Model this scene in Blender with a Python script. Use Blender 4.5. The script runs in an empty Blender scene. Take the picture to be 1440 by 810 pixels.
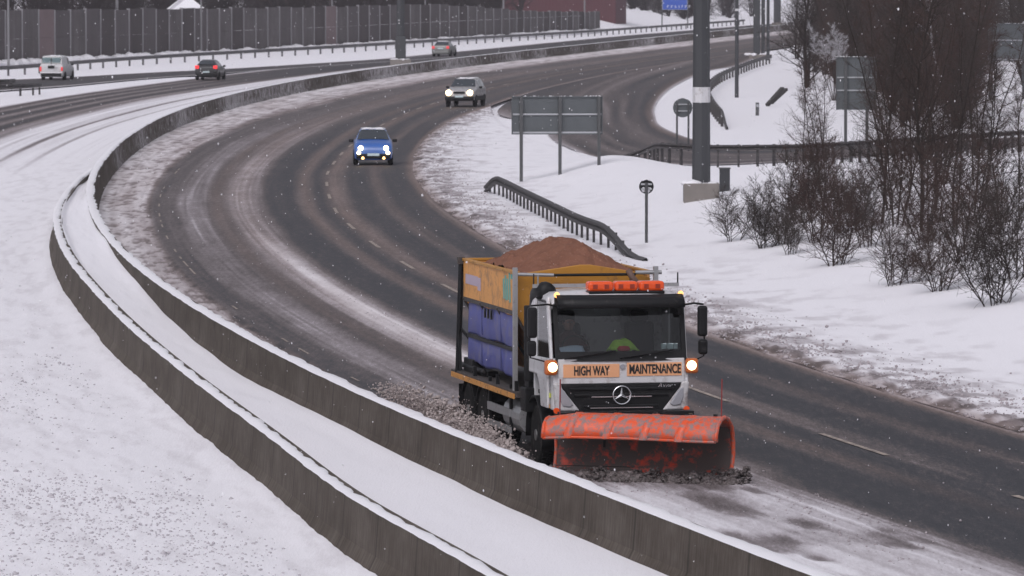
import bpy, bmesh, math, random
import numpy as np
from mathutils import Vector, Matrix
C = bpy.context; SC = C.scene; COL = SC.collection
R = math.radians

# ------------------------------------------------------------------ camera, world, sun, exposure
CAM_H = 8.1; FPX = 8000.0; HORIZ = -40.0          # eye height (m), focal length and horizon row in 1440-px units
PITCH = math.atan((405 - HORIZ) / FPX)
cam = bpy.data.cameras.new('camera'); cam_o = bpy.data.objects.new('camera', cam); COL.objects.link(cam_o)
cam_o.location = (0, 0, CAM_H); cam_o.rotation_euler = (math.pi / 2 - PITCH, 0, 0)
cam.sensor_width = 36; cam.lens = 200; cam.clip_start = 0.5; cam.clip_end = 6000
cam.dof.use_dof = True; cam.dof.focus_distance = 93; cam.dof.aperture_fstop = 8
SC.camera = cam_o

SUN_EL, SUN_ROT = R(48), R(200)
world = bpy.data.worlds.new('World'); SC.world = world; world.use_nodes = True
wn = world.node_tree; wn.nodes.clear()
sky = wn.nodes.new('ShaderNodeTexSky'); sky.sky_type = 'NISHITA'; sky.sun_disc = False
sky.sun_elevation = SUN_EL; sky.sun_rotation = SUN_ROT; sky.dust_density = 4; sky.air_density = 1.0
hs = wn.nodes.new('ShaderNodeHueSaturation'); hs.inputs['Saturation'].default_value = 0.16
wt = wn.nodes.new('ShaderNodeMix'); wt.data_type = 'RGBA'; wt.blend_type = 'MULTIPLY'; wt.inputs[0].default_value = 1
wt.inputs[7].default_value = (0.968, 0.958, 1.04, 1)     # the cloud layer's faint lilac cast
bg = wn.nodes.new('ShaderNodeBackground'); bg.inputs['Strength'].default_value = 0.1
wo = wn.nodes.new('ShaderNodeOutputWorld')
wn.links.new(sky.outputs[0], hs.inputs['Color']); wn.links.new(hs.outputs[0], wt.inputs[6])
wn.links.new(wt.outputs[2], bg.inputs[0]); wn.links.new(bg.outputs[0], wo.inputs[0])

sun = bpy.data.lights.new('sun', 'SUN'); sun.energy = 0.6; sun.angle = R(40); sun.color = (1, 0.97, 0.93)
sun_o = bpy.data.objects.new('sun', sun); COL.objects.link(sun_o)
sun_o.rotation_euler = (math.pi / 2 - SUN_EL, 0, -SUN_ROT + math.pi)
vs = SC.view_settings; vs.view_transform = 'Standard'; vs.look = 'None'; vs.gamma = 1; vs.exposure = 0.34
SC.cycles.max_bounces = 6; SC.cycles.transparent_max_bounces = 12; SC.cycles.use_denoising = True

# ------------------------------------------------------------------ helpers
rng = np.random.default_rng(7); random.seed(7)

def ss(a, b, x):
    t = np.clip((np.asarray(x, float) - a) / (b - a), 0, 1); return t * t * (3 - 2 * t)

def _h(i, j, s):
    n = (i * 374761393 + j * 668265263 + s * 974634777) & 0xffffffff
    n = ((n ^ (n >> 13)) * 1274126177) & 0xffffffff
    return ((n ^ (n >> 16)) & 0xffff) / 65535.0

def vnoise(x, y, s=0):                               # value noise in 0..1
    x = np.asarray(x, float); y = np.asarray(y, float)
    i = np.floor(x).astype(np.int64); j = np.floor(y).astype(np.int64)
    fx = x - i; fy = y - j; fx = fx * fx * (3 - 2 * fx); fy = fy * fy * (3 - 2 * fy)
    a = _h(i, j, s); b = _h(i + 1, j, s); c = _h(i, j + 1, s); d = _h(i + 1, j + 1, s)
    return (a * (1 - fx) + b * fx) * (1 - fy) + (c * (1 - fx) + d * fx) * fy

def fbm(x, y, s=0, o=4):
    t = 0; w = 0
    for k in range(o):
        t = t + vnoise(x * 2 ** k, y * 2 ** k, s + k * 17) / 1.8 ** k; w += 1 / 1.8 ** k
    return t / w

class Geo:
    def __init__(self): self.v = []; self.f = []
    def add(self, v, f):
        n = len(self.v); self.v += [tuple(p) for p in v]; self.f += [tuple(i + n for i in q) for q in f]; return self
    def box(self, c, s, rot=None):
        x, y, z = (k / 2 for k in s)
        p = [Vector(q) for q in ((-x,-y,-z),(x,-y,-z),(x,y,-z),(-x,y,-z),(-x,-y,z),(x,-y,z),(x,y,z),(-x,y,z))]
        if rot: p = [rot @ q for q in p]
        return self.add([q + Vector(c) for q in p], [(0,3,2,1),(4,5,6,7),(0,1,5,4),(1,2,6,5),(2,3,7,6),(3,0,4,7)])
    def bar(self, a, b, w, h=None):                  # a beam of rectangular section from a to b
        a, b = Vector(a), Vector(b); d = b - a
        return self.box((a + b) / 2, (w, d.length, h or w), d.to_track_quat('Y', 'Z').to_matrix())
    def tube(self, pts, r, n=6, cap=True):
        pts = [Vector(p) for p in pts]; m = len(pts)
        rs = r if isinstance(r, (list, tuple)) else [r] * m
        v = []; f = []; u = None
        for i, p in enumerate(pts):
            t = (pts[min(i + 1, m - 1)] - pts[max(i - 1, 0)]).normalized()
            if u is None: u = t.orthogonal().normalized()
            else:
                u = u - t * u.dot(t); u = u.normalized() if u.length > 1e-6 else t.orthogonal().normalized()
            w = t.cross(u)
            for k in range(n):
                a = 2 * math.pi * k / n; v.append(p + (u * math.cos(a) + w * math.sin(a)) * rs[i])
        for i in range(m - 1):
            for k in range(n):
                f.append((i*n+k, i*n+(k+1)%n, (i+1)*n+(k+1)%n, (i+1)*n+k))
        if cap: f += [tuple(range(n))[::-1], tuple(range((m-1)*n, m*n))]
        return self.add(v, f)
    def prism(self, poly, axis, a, b):               # 2-D outline extruded along an axis
        def q(p, t): return {'x': (t, p[0], p[1]), 'y': (p[0], t, p[1]), 'z': (p[0], p[1], t)}[axis]
        n = len(poly)
        return self.add([q(p, a) for p in poly] + [q(p, b) for p in poly],
                        [tuple(range(n))[::-1], tuple(range(n, 2*n))] + [(i, (i+1)%n, n+(i+1)%n, n+i) for i in range(n)])
    def lathe(self, prof, c, axis='x', n=24):        # (radius, offset) outline turned about an axis
        v = []; f = []; m = len(prof)
        for r, o in prof:
            for k in range(n):
                a = 2*math.pi*k/n; p, q = r*math.cos(a), r*math.sin(a)
                d = {'x': (o, p, q), 'y': (p, o, q), 'z': (p, q, o)}[axis]
                v.append((c[0]+d[0], c[1]+d[1], c[2]+d[2]))
        for i in range(m-1):
            for k in range(n): f.append((i*n+k, i*n+(k+1)%n, (i+1)*n+(k+1)%n, (i+1)*n+k))
        f += [tuple(range(n)), tuple(range((m-1)*n, m*n))]
        return self.add(v, f)
    def rows(self, rows, closed=False):              # a skin over equal-length rows of points
        n = len(rows[0]); v = [p for r in rows for p in r]; f = []
        for i in range(len(rows)-1):
            for k in range(n if closed else n-1): f.append((i*n+k, i*n+(k+1)%n, (i+1)*n+(k+1)%n, (i+1)*n+k))
        return self.add(v, f)
    def mesh(self, name, fix=True):
        me = bpy.data.meshes.new(name); me.from_pydata(self.v, [], self.f)
        if fix:
            bm = bmesh.new(); bm.from_mesh(me); bmesh.ops.recalc_face_normals(bm, faces=bm.faces); bm.to_mesh(me); bm.free()
        return me
    def build(self, name, m, parent=None, smooth=False, bevel=0, seg=2, solid=0, fix=True, loc=None):
        me = self.mesh(name, fix); me.materials.append(m)
        if smooth: me.polygons.foreach_set('use_smooth', [True] * len(me.polygons))
        return link(name, me, parent, bevel, seg, solid, loc)

def link(name, me, parent=None, bevel=0, seg=2, solid=0, loc=None):
    o = bpy.data.objects.new(name, me); COL.objects.link(o)
    if parent is not None: o.parent = parent
    if loc is not None: o.location = loc
    if solid:
        s = o.modifiers.new('thick', 'SOLIDIFY'); s.thickness = solid; s.offset = 0
    if bevel:
        b = o.modifiers.new('bevel', 'BEVEL'); b.width = bevel; b.segments = seg; b.limit_method = 'ANGLE'; b.angle_limit = R(35)
    return o

def tag(o, label=None, cat=None, group=None, kind=None):
    if label: o['label'] = label
    if cat: o['category'] = cat
    if group: o['group'] = group
    if kind: o['kind'] = kind
    return o

def empty(name, loc, rz=0, label=None, cat=None, group=None):
    o = bpy.data.objects.new(name, None); COL.objects.link(o); o.location = loc; o.rotation_euler = (0, 0, rz)
    o.empty_display_size = .3
    return tag(o, label, cat, group)

def gridmesh(name, P, attrs=None, m=None, kind='structure', uv=None):
    n, k = P.shape[:2]
    me = bpy.data.meshes.new(name)
    nv = n * k; nf = (n-1) * (k-1)
    me.vertices.add(nv); me.vertices.foreach_set('co', P.reshape(-1).astype(np.float32))
    idx = np.arange(nv).reshape(n, k)
    q = np.stack([idx[:-1,:-1], idx[:-1,1:], idx[1:,1:], idx[1:,:-1]], -1).reshape(-1, 4)
    a, b, c = P[0,0], P[0,1], P[1,0]
    if np.cross((b-a)[:2], (c-a)[:2]) < 0: q = q[:, ::-1]
    me.loops.add(nf*4); me.loops.foreach_set('vertex_index', q.reshape(-1).astype(np.int32))
    me.polygons.add(nf); me.polygons.foreach_set('loop_start', np.arange(0, nf*4, 4, dtype=np.int32))
    me.polygons.foreach_set('loop_total', np.full(nf, 4, np.int32))
    me.polygons.foreach_set('use_smooth', np.ones(nf, bool))
    for an, av in (attrs or {}).items():
        at = me.attributes.new(an, 'FLOAT', 'POINT'); at.data.foreach_set('value', np.broadcast_to(av, (n, k)).reshape(-1).astype(np.float32))
    me.update(); me.validate()
    if m: me.materials.append(m)
    o = bpy.data.objects.new(name, me); COL.objects.link(o)
    if kind: o['kind'] = kind
    return o

# ------------------------------------------------------------------ materials
class Nt:
    def __init__(self, name):
        self.m = bpy.data.materials.new(name); self.m.use_nodes = True; self.t = self.m.node_tree
        self.b = self.t.nodes['Principled BSDF']; self.out = self.t.nodes['Material Output']
    def n(self, typ, **kw):
        d = self.t.nodes.new(typ)
        for k, v in kw.items(): setattr(d, k, v)
        return d
    def l(self, a, b): self.t.links.new(a, b)
    def coord(self, kind='Object', scale=(1,1,1)):
        tc = self.n('ShaderNodeTexCoord'); mp = self.n('ShaderNodeMapping'); mp.inputs['Scale'].default_value = scale
        self.l(tc.outputs[kind], mp.inputs[0]); return mp.outputs[0]
    def noise(self, vec, scale, detail=4, rough=.6):
        x = self.n('ShaderNodeTexNoise'); x.inputs['Scale'].default_value = scale; x.inputs['Detail'].default_value = detail
        x.inputs['Roughness'].default_value = rough; self.l(vec, x.inputs['Vector']); return x.outputs['Fac']
    def ramp(self, fac, stops):
        r = self.n('ShaderNodeValToRGB'); e = r.color_ramp.elements
        while len(e) < len(stops): e.new(.5)
        for k, (p, c) in zip(e, stops):
            k.position = p; k.color = (*c, 1) if len(c) == 3 else c
        self.l(fac, r.inputs[0]); return r.outputs[0]
    def math(self, op, a, b=None, clamp=False):
        x = self.n('ShaderNodeMath', operation=op, use_clamp=clamp)
        for i, v in enumerate((a, b)):
            if v is None: continue
            if isinstance(v, (int, float)): x.inputs[i].default_value = v
            else: self.l(v, x.inputs[i])
        return x.outputs[0]
    def mix(self, fac, a, b):
        x = self.n('ShaderNodeMix', data_type='RGBA')
        for i, v in ((0, fac), (6, a), (7, b)):
            if isinstance(v, (int, float)): x.inputs[i].default_value = v
            elif isinstance(v, tuple): x.inputs[i].default_value = (*v, 1)
            else: self.l(v, x.inputs[i])
        return x.outputs[2]
    def attr(self, name):
        return self.n('ShaderNodeAttribute', attribute_name=name).outputs['Fac']
    def bump(self, h, strength=.3, dist=.02):
        b = self.n('ShaderNodeBump'); b.inputs['Strength'].default_value = strength; b.inputs['Distance'].default_value = dist
        self.l(h, b.inputs['Height']); self.l(b.outputs[0], self.b.inputs['Normal'])
    def base(self, c):
        if isinstance(c, tuple): self.b.inputs['Base Color'].default_value = (*c, 1)
        else: self.l(c, self.b.inputs['Base Color'])
    def rough(self, r):
        if isinstance(r, (int, float)): self.b.inputs['Roughness'].default_value = r
        else: self.l(r, self.b.inputs['Roughness'])

SLUSH = (.16, .135, .13)
def pbr(name, col, rough=.5, metal=0, var=.2, scale=6, grime=0, gcol=SLUSH, gscale=9, bump=0, stretch=(1,1,1), spec=.5, coat=0):
    """Base colour with uneven tone and, where grime > 0, patches of road dirt or slush lying on the thing."""
    k = Nt(name); v = k.coord('Object', stretch)
    n = k.noise(v, scale)
    c = k.mix(k.math('MULTIPLY', k.math('SUBTRACT', n, .3, True), 2*var, True), col, tuple(x*.55 for x in col))
    rg = rough
    if grime:
        g = k.noise(k.coord('Object'), gscale, 8, .7)
        lo = .72 - .4*grime
        f = k.ramp(g, [(max(lo-.06, 0), (0,0,0)), (min(lo+.1, 1), (1,1,1))])
        c = k.mix(f, c, gcol); k.rough(k.math('ADD', k.math('MULTIPLY', f, .8-rough), rough))
    else: k.rough(rough)
    k.base(c); k.b.inputs['Metallic'].default_value = metal; k.b.inputs['Specular IOR Level'].default_value = spec
    if coat: k.b.inputs['Coat Weight'].default_value = coat
    if bump: k.bump(k.noise(k.coord('Object'), scale*3), bump, .02)
    return k.m

def emit(name, col, e, base=None):
    k = Nt(name); k.base(base or col); k.b.inputs['Emission Color'].default_value = (*col, 1); k.b.inputs['Emission Strength'].default_value = e
    k.rough(.2); return k.m

def glass(name, tint=.5, rough=.03):
    k = Nt(name); t = k.n('ShaderNodeBsdfTransparent'); t.inputs[0].default_value = (tint*.95, tint, tint, 1)
    g = k.n('ShaderNodeBsdfGlossy'); g.inputs['Roughness'].default_value = rough; g.inputs[0].default_value = (.9,.9,.9,1)
    fr = k.n('ShaderNodeFresnel'); fr.inputs[0].default_value = 1.5
    mx = k.n('ShaderNodeMixShader'); k.l(fr.outputs[0], mx.inputs[0]); k.l(t.outputs[0], mx.inputs[1]); k.l(g.outputs[0], mx.inputs[2])
    k.l(mx.outputs[0], k.out.inputs[0]); return k.m

def ground_mat(name, grain=1.0):
    """Asphalt, slush and snow by the amount of snow ('q') and road salt dirt ('b') lying at each spot."""
    k = Nt(name); w = k.coord('Object')
    n1 = k.noise(k.coord('Object', (1, .14, 1)), 6.5, 7, .75); n2 = k.noise(k.coord('Object', (1, .16, 1)), 24, 4, .75); n3 = k.noise(k.coord('Object', (1, .06, 1)), 1.6, 5)
    d = k.math('ADD', k.math('MULTIPLY', k.math('SUBTRACT', n1, .5), .8*grain), k.math('MULTIPLY', k.math('SUBTRACT', n2, .5), .75*grain))
    d = k.math('ADD', d, k.math('MULTIPLY', k.math('SUBTRACT', n3, .5), .22*grain))
    q = k.attr('q')
    # grain is strongest in half-melted slush and fades on clean snow
    wgt = k.math('MULTIPLY', k.math('SUBTRACT', 1.15, q), .95)
    f = k.math('ADD', q, k.math('MULTIPLY', d, wgt), True)
    c = k.ramp(f, [(0, (.026,.0265,.031)), (.16, (.047,.045,.05)), (.34, (.105,.089,.088)), (.58, (.24,.212,.22)), (.8, (.5,.47,.495)), (1, (.80,.785,.82))])
    c = k.mix(k.math('MULTIPLY', k.attr('b'), .75), c, k.mix(f, (.075,.048,.038), (.42,.3,.25)))
    k.base(c); k.rough(k.math('ADD', k.math('MULTIPLY', f, .25), .58)); k.b.inputs['Specular IOR Level'].default_value = .13
    k.bump(k.math('ADD', n1, n2), .35, .03)
    return k.m

M = {}
M['ground'] = ground_mat('snow_and_wet_asphalt')
M['ground_clean'] = ground_mat('deep_snow', .5)
M['snow'] = (lambda k: (k.base(k.mix(k.noise(k.coord('Object'), 3), (.74,.73,.76), (.84,.825,.855))), k.rough(.7), k.bump(k.noise(k.coord('Object'), 25), .4, .02), k.m)[-1])(Nt('fresh_snow'))
M['clod'] = pbr('snow_clods', (.50,.475,.505), .7, var=.6, scale=3, spec=.2)
M['clod_dirty'] = pbr('dirty_clods', (.41,.37,.385), .7, var=.7, scale=1.5, spec=.2)
M['slush_dark'] = pbr('thrown_slush', (.075,.062,.06), .6, var=.6, scale=7, grime=.5, gcol=(.2,.17,.17), gscale=16, bump=.8)
M['slush_spray'] = pbr('spray_slush', (.47,.405,.39), .8, var=.6, scale=9, bump=.8, spec=.2)
M['steel'] = pbr('galvanised_steel', (.10,.102,.105), .5, .55, .35, 5)
M['rail'] = pbr('weathered_rail', (.055,.051,.052), .55, .45, .5, 3, .35, (.17,.15,.15))
M['rail_far'] = pbr('rail_zinc', (.11,.105,.11), .6, .3, .4, 2)
M['pole'] = pbr('painted_mast', (.05,.052,.057), .6, .15, .35, 2, stretch=(1,1,.15))
M['pole_light'] = pbr('zinc_pole', (.24,.235,.245), .5, .3, .2, 2)
M['sign_back'] = pbr('sign_back', (.105,.115,.122), .55, .35, .35, 2.2, stretch=(1,1,.6))
M['sign_edge'] = pbr('sign_rail', (.42,.43,.45), .5, .3)
M['concrete_block'] = pbr('plinth_concrete', (.2,.18,.165), .85, var=.5, scale=3)
M['black'] = pbr('black_plastic', (.008,.008,.009), .5, var=.3, grime=.2, gcol=(.045,.04,.04), gscale=7, spec=.25)
M['black_clean'] = pbr('black_trim', (.008,.008,.009), .4, spec=.25)
M['tyre'] = pbr('tyre_rubber', (.01,.01,.01), .8, var=.5, scale=9, grime=.28, gcol=(.07,.06,.058), spec=.15)
M['rim'] = pbr('wheel_rim', (.2,.2,.2), .4, .6, grime=.3, gcol=(.1,.09,.088))
M['white'] = pbr('white_cab_paint', (.58,.575,.59), .3, var=.15, scale=1.2, grime=.3, gcol=(.32,.29,.285), gscale=5, coat=.3)
M['white_dirty'] = pbr('white_cab_dirty', (.52,.51,.52), .4, var=.3, scale=2, grime=.48, gcol=(.25,.22,.215), gscale=5)
M['yellow'] = pbr('hopper_yellow', (.66,.30,.07), .55, var=.4, scale=2.2, grime=.42, gcol=(.36,.20,.10), gscale=4)
M['yellow_dark'] = pbr('hopper_front_yellow', (.42,.19,.02), .5, var=.4, scale=2, grime=.25, gcol=(.16,.08,.03), gscale=4)
M['blue_tarp'] = pbr('blue_sheet', (.085,.095,.31), .6, var=.5, scale=2.4, grime=.45, gcol=(.16,.155,.26), gscale=3)
M['salt'] = pbr('road_salt', (.21,.098,.066), .95, var=.75, scale=2.6, grime=.22, gcol=(.36,.21,.16), gscale=22, bump=1., spec=.1)
M['orange'] = pbr('plough_orange', (.70,.085,.02), .42, var=.3, scale=3, grime=.56, gcol=(.22,.17,.165), gscale=9)
M['orange_in'] = pbr('plough_face', (.60,.045,.012), .5, var=.3, scale=3, grime=.84, gcol=(.075,.058,.054), gscale=4.2)
M['orange_sign'] = pbr('sign_orange', (.72,.36,.19), .5, var=.06)
M['beacon'] = emit('beacon_orange', (.9,.10,.015), .06, (.66,.075,.012))
M['beacon_dark'] = pbr('beacon_inner', (.28,.03,.01), .3)
M['lamp_housing'] = pbr('amber_housing', (.50,.13,.03), .3)
M['lamp_on'] = emit('lamp_on', (1, .78, .42), 4.5)
M['lamp_amber'] = emit('amber_marker', (1,.5,.15), 1.2)
M['chrome'] = pbr('chrome', (.62,.62,.64), .25, .9, .1)
M['lens'] = pbr('headlamp_lens', (.36,.36,.39), .15, .2, .3, 5)
M['glass'] = glass('windscreen_glass', .55)
M['car_glass'] = pbr('car_glass', (.03,.037,.045), .08, var=.1, spec=.9, coat=.5)
M['interior'] = pbr('cab_interior', (.03,.03,.032), .8)
M['seat'] = pbr('seat_cloth', (.035,.035,.04), .9)
M['window_light'] = pbr('painted_window_light', (.3,.3,.31), .8)  # light grey painted for brightness through the cab's rear window
M['hivis'] = pbr('hi_vis_cloth', (.35,.62,.04), .7, var=.4, scale=9)
M['red_cloth'] = pbr('red_cloth', (.55,.03,.04), .7)
M['paper'] = pbr('paper_blue_white', (.5,.62,.78), .7, var=.2)
M['sticker'] = pbr('pale_sticker', (.55,.66,.68), .6)
M['ink'] = pbr('black_lettering', (.015,.014,.014), .6)
M['teal'] = pbr('teal_paint', (.10,.34,.30), .6)
M['lilac'] = pbr('faded_lilac', (.42,.34,.42), .6)
M['hivis_strip'] = pbr('yellow_reflector', (.75,.8,.05), .4)
M['orange_strip'] = pbr('orange_reflector', (.6,.27,.06), .5, var=.3, grime=.35, gcol=(.1,.08,.07))
M['deck'] = pbr('truck_deck', (.05,.042,.04), .7, var=.6, scale=3, grime=.3, gcol=(.16,.14,.14))
M['alloy'] = pbr('aluminium', (.36,.36,.37), .45, .5, .3, 4, grime=.2)
M['rod'] = pbr('red_rod', (.22,.03,.03), .5)
M['skin'] = pbr('skin', (.42,.24,.18), .6)
M['jacket'] = pbr('dark_red_jacket', (.085,.028,.03), .85)
M['hair'] = pbr('dark_hair', (.03,.022,.018), .7)
M['eye'] = pbr('eye', (.25,.25,.25), .3)
M['bark'] = pbr('winter_bark', (.033,.025,.022), .85, var=.5, scale=6, spec=.2)
M['bark_red'] = pbr('reddish_twigs', (.060,.038,.033), .85, var=.6, scale=3, spec=.2)
M['bark_grey'] = pbr('grey_twigs', (.055,.044,.040), .85, var=.6, scale=3, spec=.2)
M['bark_far'] = pbr('far_bark', (.04,.032,.034), .9, var=.5, scale=.5, spec=.1)
M['frost'] = pbr('snow_loaded_twigs', (.42,.41,.43), .8, var=.5)
M['wood'] = pbr('dark_timber', (.04,.036,.036), .85)

def concrete():
    k = Nt('barrier_concrete'); v = k.coord('UV', (1, 1, 1))
    a = k.noise(k.coord('UV', (5, .5, 1)), 2.5, 6, .7); b = k.noise(k.coord('UV', (.5, 1, 1)), 1.1, 5); s = k.noise(k.coord('UV', (30, 1.2, 1)), 1.0, 4)
    f = k.math('ADD', k.math('MULTIPLY', a, .55), k.math('MULTIPLY', b, .45))
    c = k.ramp(f, [(.3, (.038,.030,.024)), (.48, (.082,.067,.055)), (.66, (.14,.12,.104))])
    c = k.mix(k.math('MULTIPLY', k.ramp(s, [(.55,(0,0,0)),(.75,(1,1,1))]), .35), c, (.06,.05,.046))
    jo = k.n('ShaderNodeTexWave', wave_type='BANDS', bands_direction='X'); jo.inputs['Scale'].default_value = .105; jo.inputs['Distortion'].default_value = 0
    k.l(v, jo.inputs['Vector'])
    c = k.mix(k.math('MULTIPLY', k.ramp(jo.outputs['Fac'], [(0,(1,1,1)),(.0012,(0,0,0))]), .6), c, (.025,.022,.02))
    sp = k.noise(k.coord('UV', (.9, .5, 1)), 3.2, 6, .65)
    thr = k.math('SUBTRACT', .83, k.math('MULTIPLY', k.attr('spatter'), .42))
    fac = k.math('MULTIPLY', k.math('SUBTRACT', sp, thr), 6, True)
    c = k.mix(k.math('MULTIPLY', fac, .85), c, (.6,.58,.6))
    k.base(c); k.rough(.9); k.b.inputs['Specular IOR Level'].default_value = .2; k.bump(k.math('ADD', a, s), .35, .01); return k.m
M['concrete'] = concrete()

def panel_mat():
    k = Nt('noise_panel'); a = k.noise(k.coord('Object', (1, .2, .25)), 1.2, 6, .7); s = k.noise(k.coord('Object', (6, 1.6, .12)), 1.5, 4)
    f = k.math('ADD', k.math('MULTIPLY', a, .6), k.math('MULTIPLY', s, .4))
    k.base(k.ramp(f, [(.35, (.062,.053,.054)), (.52, (.10,.088,.09)), (.7, (.155,.14,.145))])); k.rough(.9); return k.m
M['panel'] = panel_mat()
M['panel_b'] = pbr('noise_panel_grey', (.115,.102,.106), .9, var=.6, scale=1.3, stretch=(1,.3,.15), spec=.2)
M['panel_c'] = pbr('noise_panel_dark', (.082,.070,.072), .9, var=.6, scale=1.3, stretch=(1,.3,.15), spec=.2)
M['panel_pale'] = pbr('replaced_panel', (.19,.14,.145), .9, var=.4, scale=.6)
M['wall_post'] = pbr('wall_post', (.27,.26,.275), .8, var=.4, scale=1)

# ------------------------------------------------------------------ the lie of the land and the road line
BD = np.array([50,60,68,75,83,92,102,114,128,144,162,182,204,230,260,295,335,380,430,490,560,640,730,800,1000.])
BX = np.array([8.05,5.59,3.65,2.1,.36,-1.51,-3.41,-5.46,-7.6,-9.72,-11.71,-13.49,-14.99,-16.24,-17.15,-17.45,-16.59,-14.13,-9.8,-2.92,6.48,17.55,30.28,41.02,73.])
def cubic(xk, yk):                                   # natural cubic spline
    n = len(xk); h = np.diff(xk); A = np.eye(n); r = np.zeros(n)
    for i in range(1, n-1):
        A[i, i-1:i+2] = h[i-1], 2*(h[i-1]+h[i]), h[i]; r[i] = 6*((yk[i+1]-yk[i])/h[i] - (yk[i]-yk[i-1])/h[i-1])
    m = np.linalg.solve(A, r)
    def f(x):
        x = np.asarray(x, float); i = np.clip(np.searchsorted(xk, x) - 1, 0, n-2); t = x - xk[i]; hh = h[i]
        b = (yk[i+1]-yk[i])/hh - hh*(2*m[i]+m[i+1])/6
        return yk[i] + t*(b + t*(m[i]/2 + t*(m[i+1]-m[i])/(6*hh)))
    return f
_sp = cubic(np.log(BD), BX)
_dg = np.linspace(40, 1100, 4000); _xg = _sp(np.log(np.clip(_dg, 50, 1000)))
_xg = np.where(_dg < 50, 8.05 + (50-_dg)*.246, np.where(_dg > 1000, 73 + (_dg-1000)*.163, _xg))
_ker = np.exp(-.5*(np.arange(-30, 31)/12.)**2); _ker /= _ker.sum()
_xs = np.convolve(np.pad(_xg, 30, mode='edge'), _ker, 'valid'); _xs[:40] = _xg[:40]; _xs[-40:] = _xg[-40:]
def bx(D): return np.interp(D, _dg, _xs)
def tan_(D): return (bx(np.asarray(D)+3.) - bx(np.asarray(D)-3.)) / 6.
def at_off(D, o):                                    # point o metres right of the median barrier at distance D along the road
    t = tan_(D); n = np.sqrt(1+t*t); return bx(D) + o/n, D - o*t/n
def off(x, y):
    t = tan_(y); return (x - bx(y)) / np.sqrt(1+t*t)
AD = np.array([55,67.9,72.5,78.1,86.7,97.8,113.2,131.3,143.7,156.2,170,185.3,199.4,211.8]); AX = np.array([1.7,-.24,-1.09,-2.16,-3.48,-5.15,-7.37,-9.7,-11.15,-12.41,-13.57,-14.49,-15.09,-15.36])
_ap = cubic(AD, AX)
def sep(D):                                          # gap between the two barriers
    D = np.asarray(D, float); return np.where(D < 211, np.maximum(-off(_ap(np.clip(D,55,211)), D), .0), 0.)
RE_D = np.array([40,97,120,190,227,254,285,317,339,372,412,600,1100.]); RE_V = np.array([11.8,11.8,11.85,12.1,12.3,12.8,13.55,14.3,14.9,15.2,15.4,15.6,15.6])
LN_V = np.interp(RE_D, [0,190,214,231,252,265,306,372,1100], [8.2,8.25,8.5,8.8,9.35,9.85,10.7,11.3,11.5])
SH_D = [0,137,190,209,236,270,317,351,500,1100]; SH_V = [2.1,2.1,2.27,2.36,2.72,3.2,4.4,5.2,5.4,5.4]
def redge(D): return np.interp(D, RE_D, RE_V)
def lane(D): return np.interp(D, RE_D, LN_V)
def vmap(v, D):                                      # even road coordinate 0..2.2..8.2..11.85 to metres from the barrier
    sh = np.interp(D, SH_D, SH_V); ln = lane(D); re = redge(D)
    return np.where(v < 2.2, v/2.2*sh, np.where(v < 8.2, sh+(v-2.2)/6*(ln-sh), ln+(v-8.2)/3.65*(re-ln)))
GLD = np.array([440,470,502,568,635,697,781,864.]); GLX = np.array([-39.7,-35.7,-30.6,-17.1,-5.5,7,20.5,34.6])

def T(x, y):
    """Height of the land: level road, a low bank under the shrubs, rising ground beyond."""
    x = np.asarray(x, float); y = np.asarray(y, float)
    d = off(x, y) - redge(y)
    z = 1.15*ss(2.2, 13, d)*(1-ss(195, 238, y))*(.85+.3*vnoise(x/5, y/9, 3))
    z = z + 1.0*ss(10, 26, d)*(1-ss(200, 240, y))
    z = z + 3.0*ss(20, 60, x-np.maximum(0, y-430)*.12)*ss(290, 345, y)
    g = np.interp(y, GLD, GLX, left=-1e4) - x
    z = z + 2.4*ss(3, 18, g)*ss(600, 720, y)
    z = z + .66*np.exp(-((x-3.9)/2.3)**2-((y-222)/11)**2)
    return z
def unproj(px, py, z=0.):
    dx = (px-720)/FPX; dy = (405-py)/FPX; c, s = math.cos(PITCH), math.sin(PITCH)
    d = (dx, c+dy*s, -s+dy*c); t = (CAM_H-z)/-d[2]; return d[0]*t, d[1]*t
def place(px, py):
    z = 0.
    for _ in range(12):
        x, y = unproj(px, py, z); z = .5*z + .5*float(T(x, y))
    return Vector((x, y, float(T(x, y))))

# ------------------------------------------------------------------ ground
xs = np.unique(np.concatenate([np.linspace(-900,-90,28), np.linspace(-90,90,121), np.linspace(90,900,28)]))
ys = np.unique(np.concatenate([np.linspace(-60,50,12), np.linspace(50,520,236), np.linspace(520,950,87), np.linspace(950,3500,40)]))
X, Y = np.meshgrid(xs, ys)
o_ = off(X, Y); low = ((o_ > -16) & (o_ < 16.5) & (Y > 40) & (Y < 1000))
P = np.stack([X, Y, T(X, Y) - .06 - .12*low], -1)
gridmesh('snow_ground', P, {'q': np.full(X.shape, 1.), 'b': 0}, M['ground_clean'])

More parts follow.
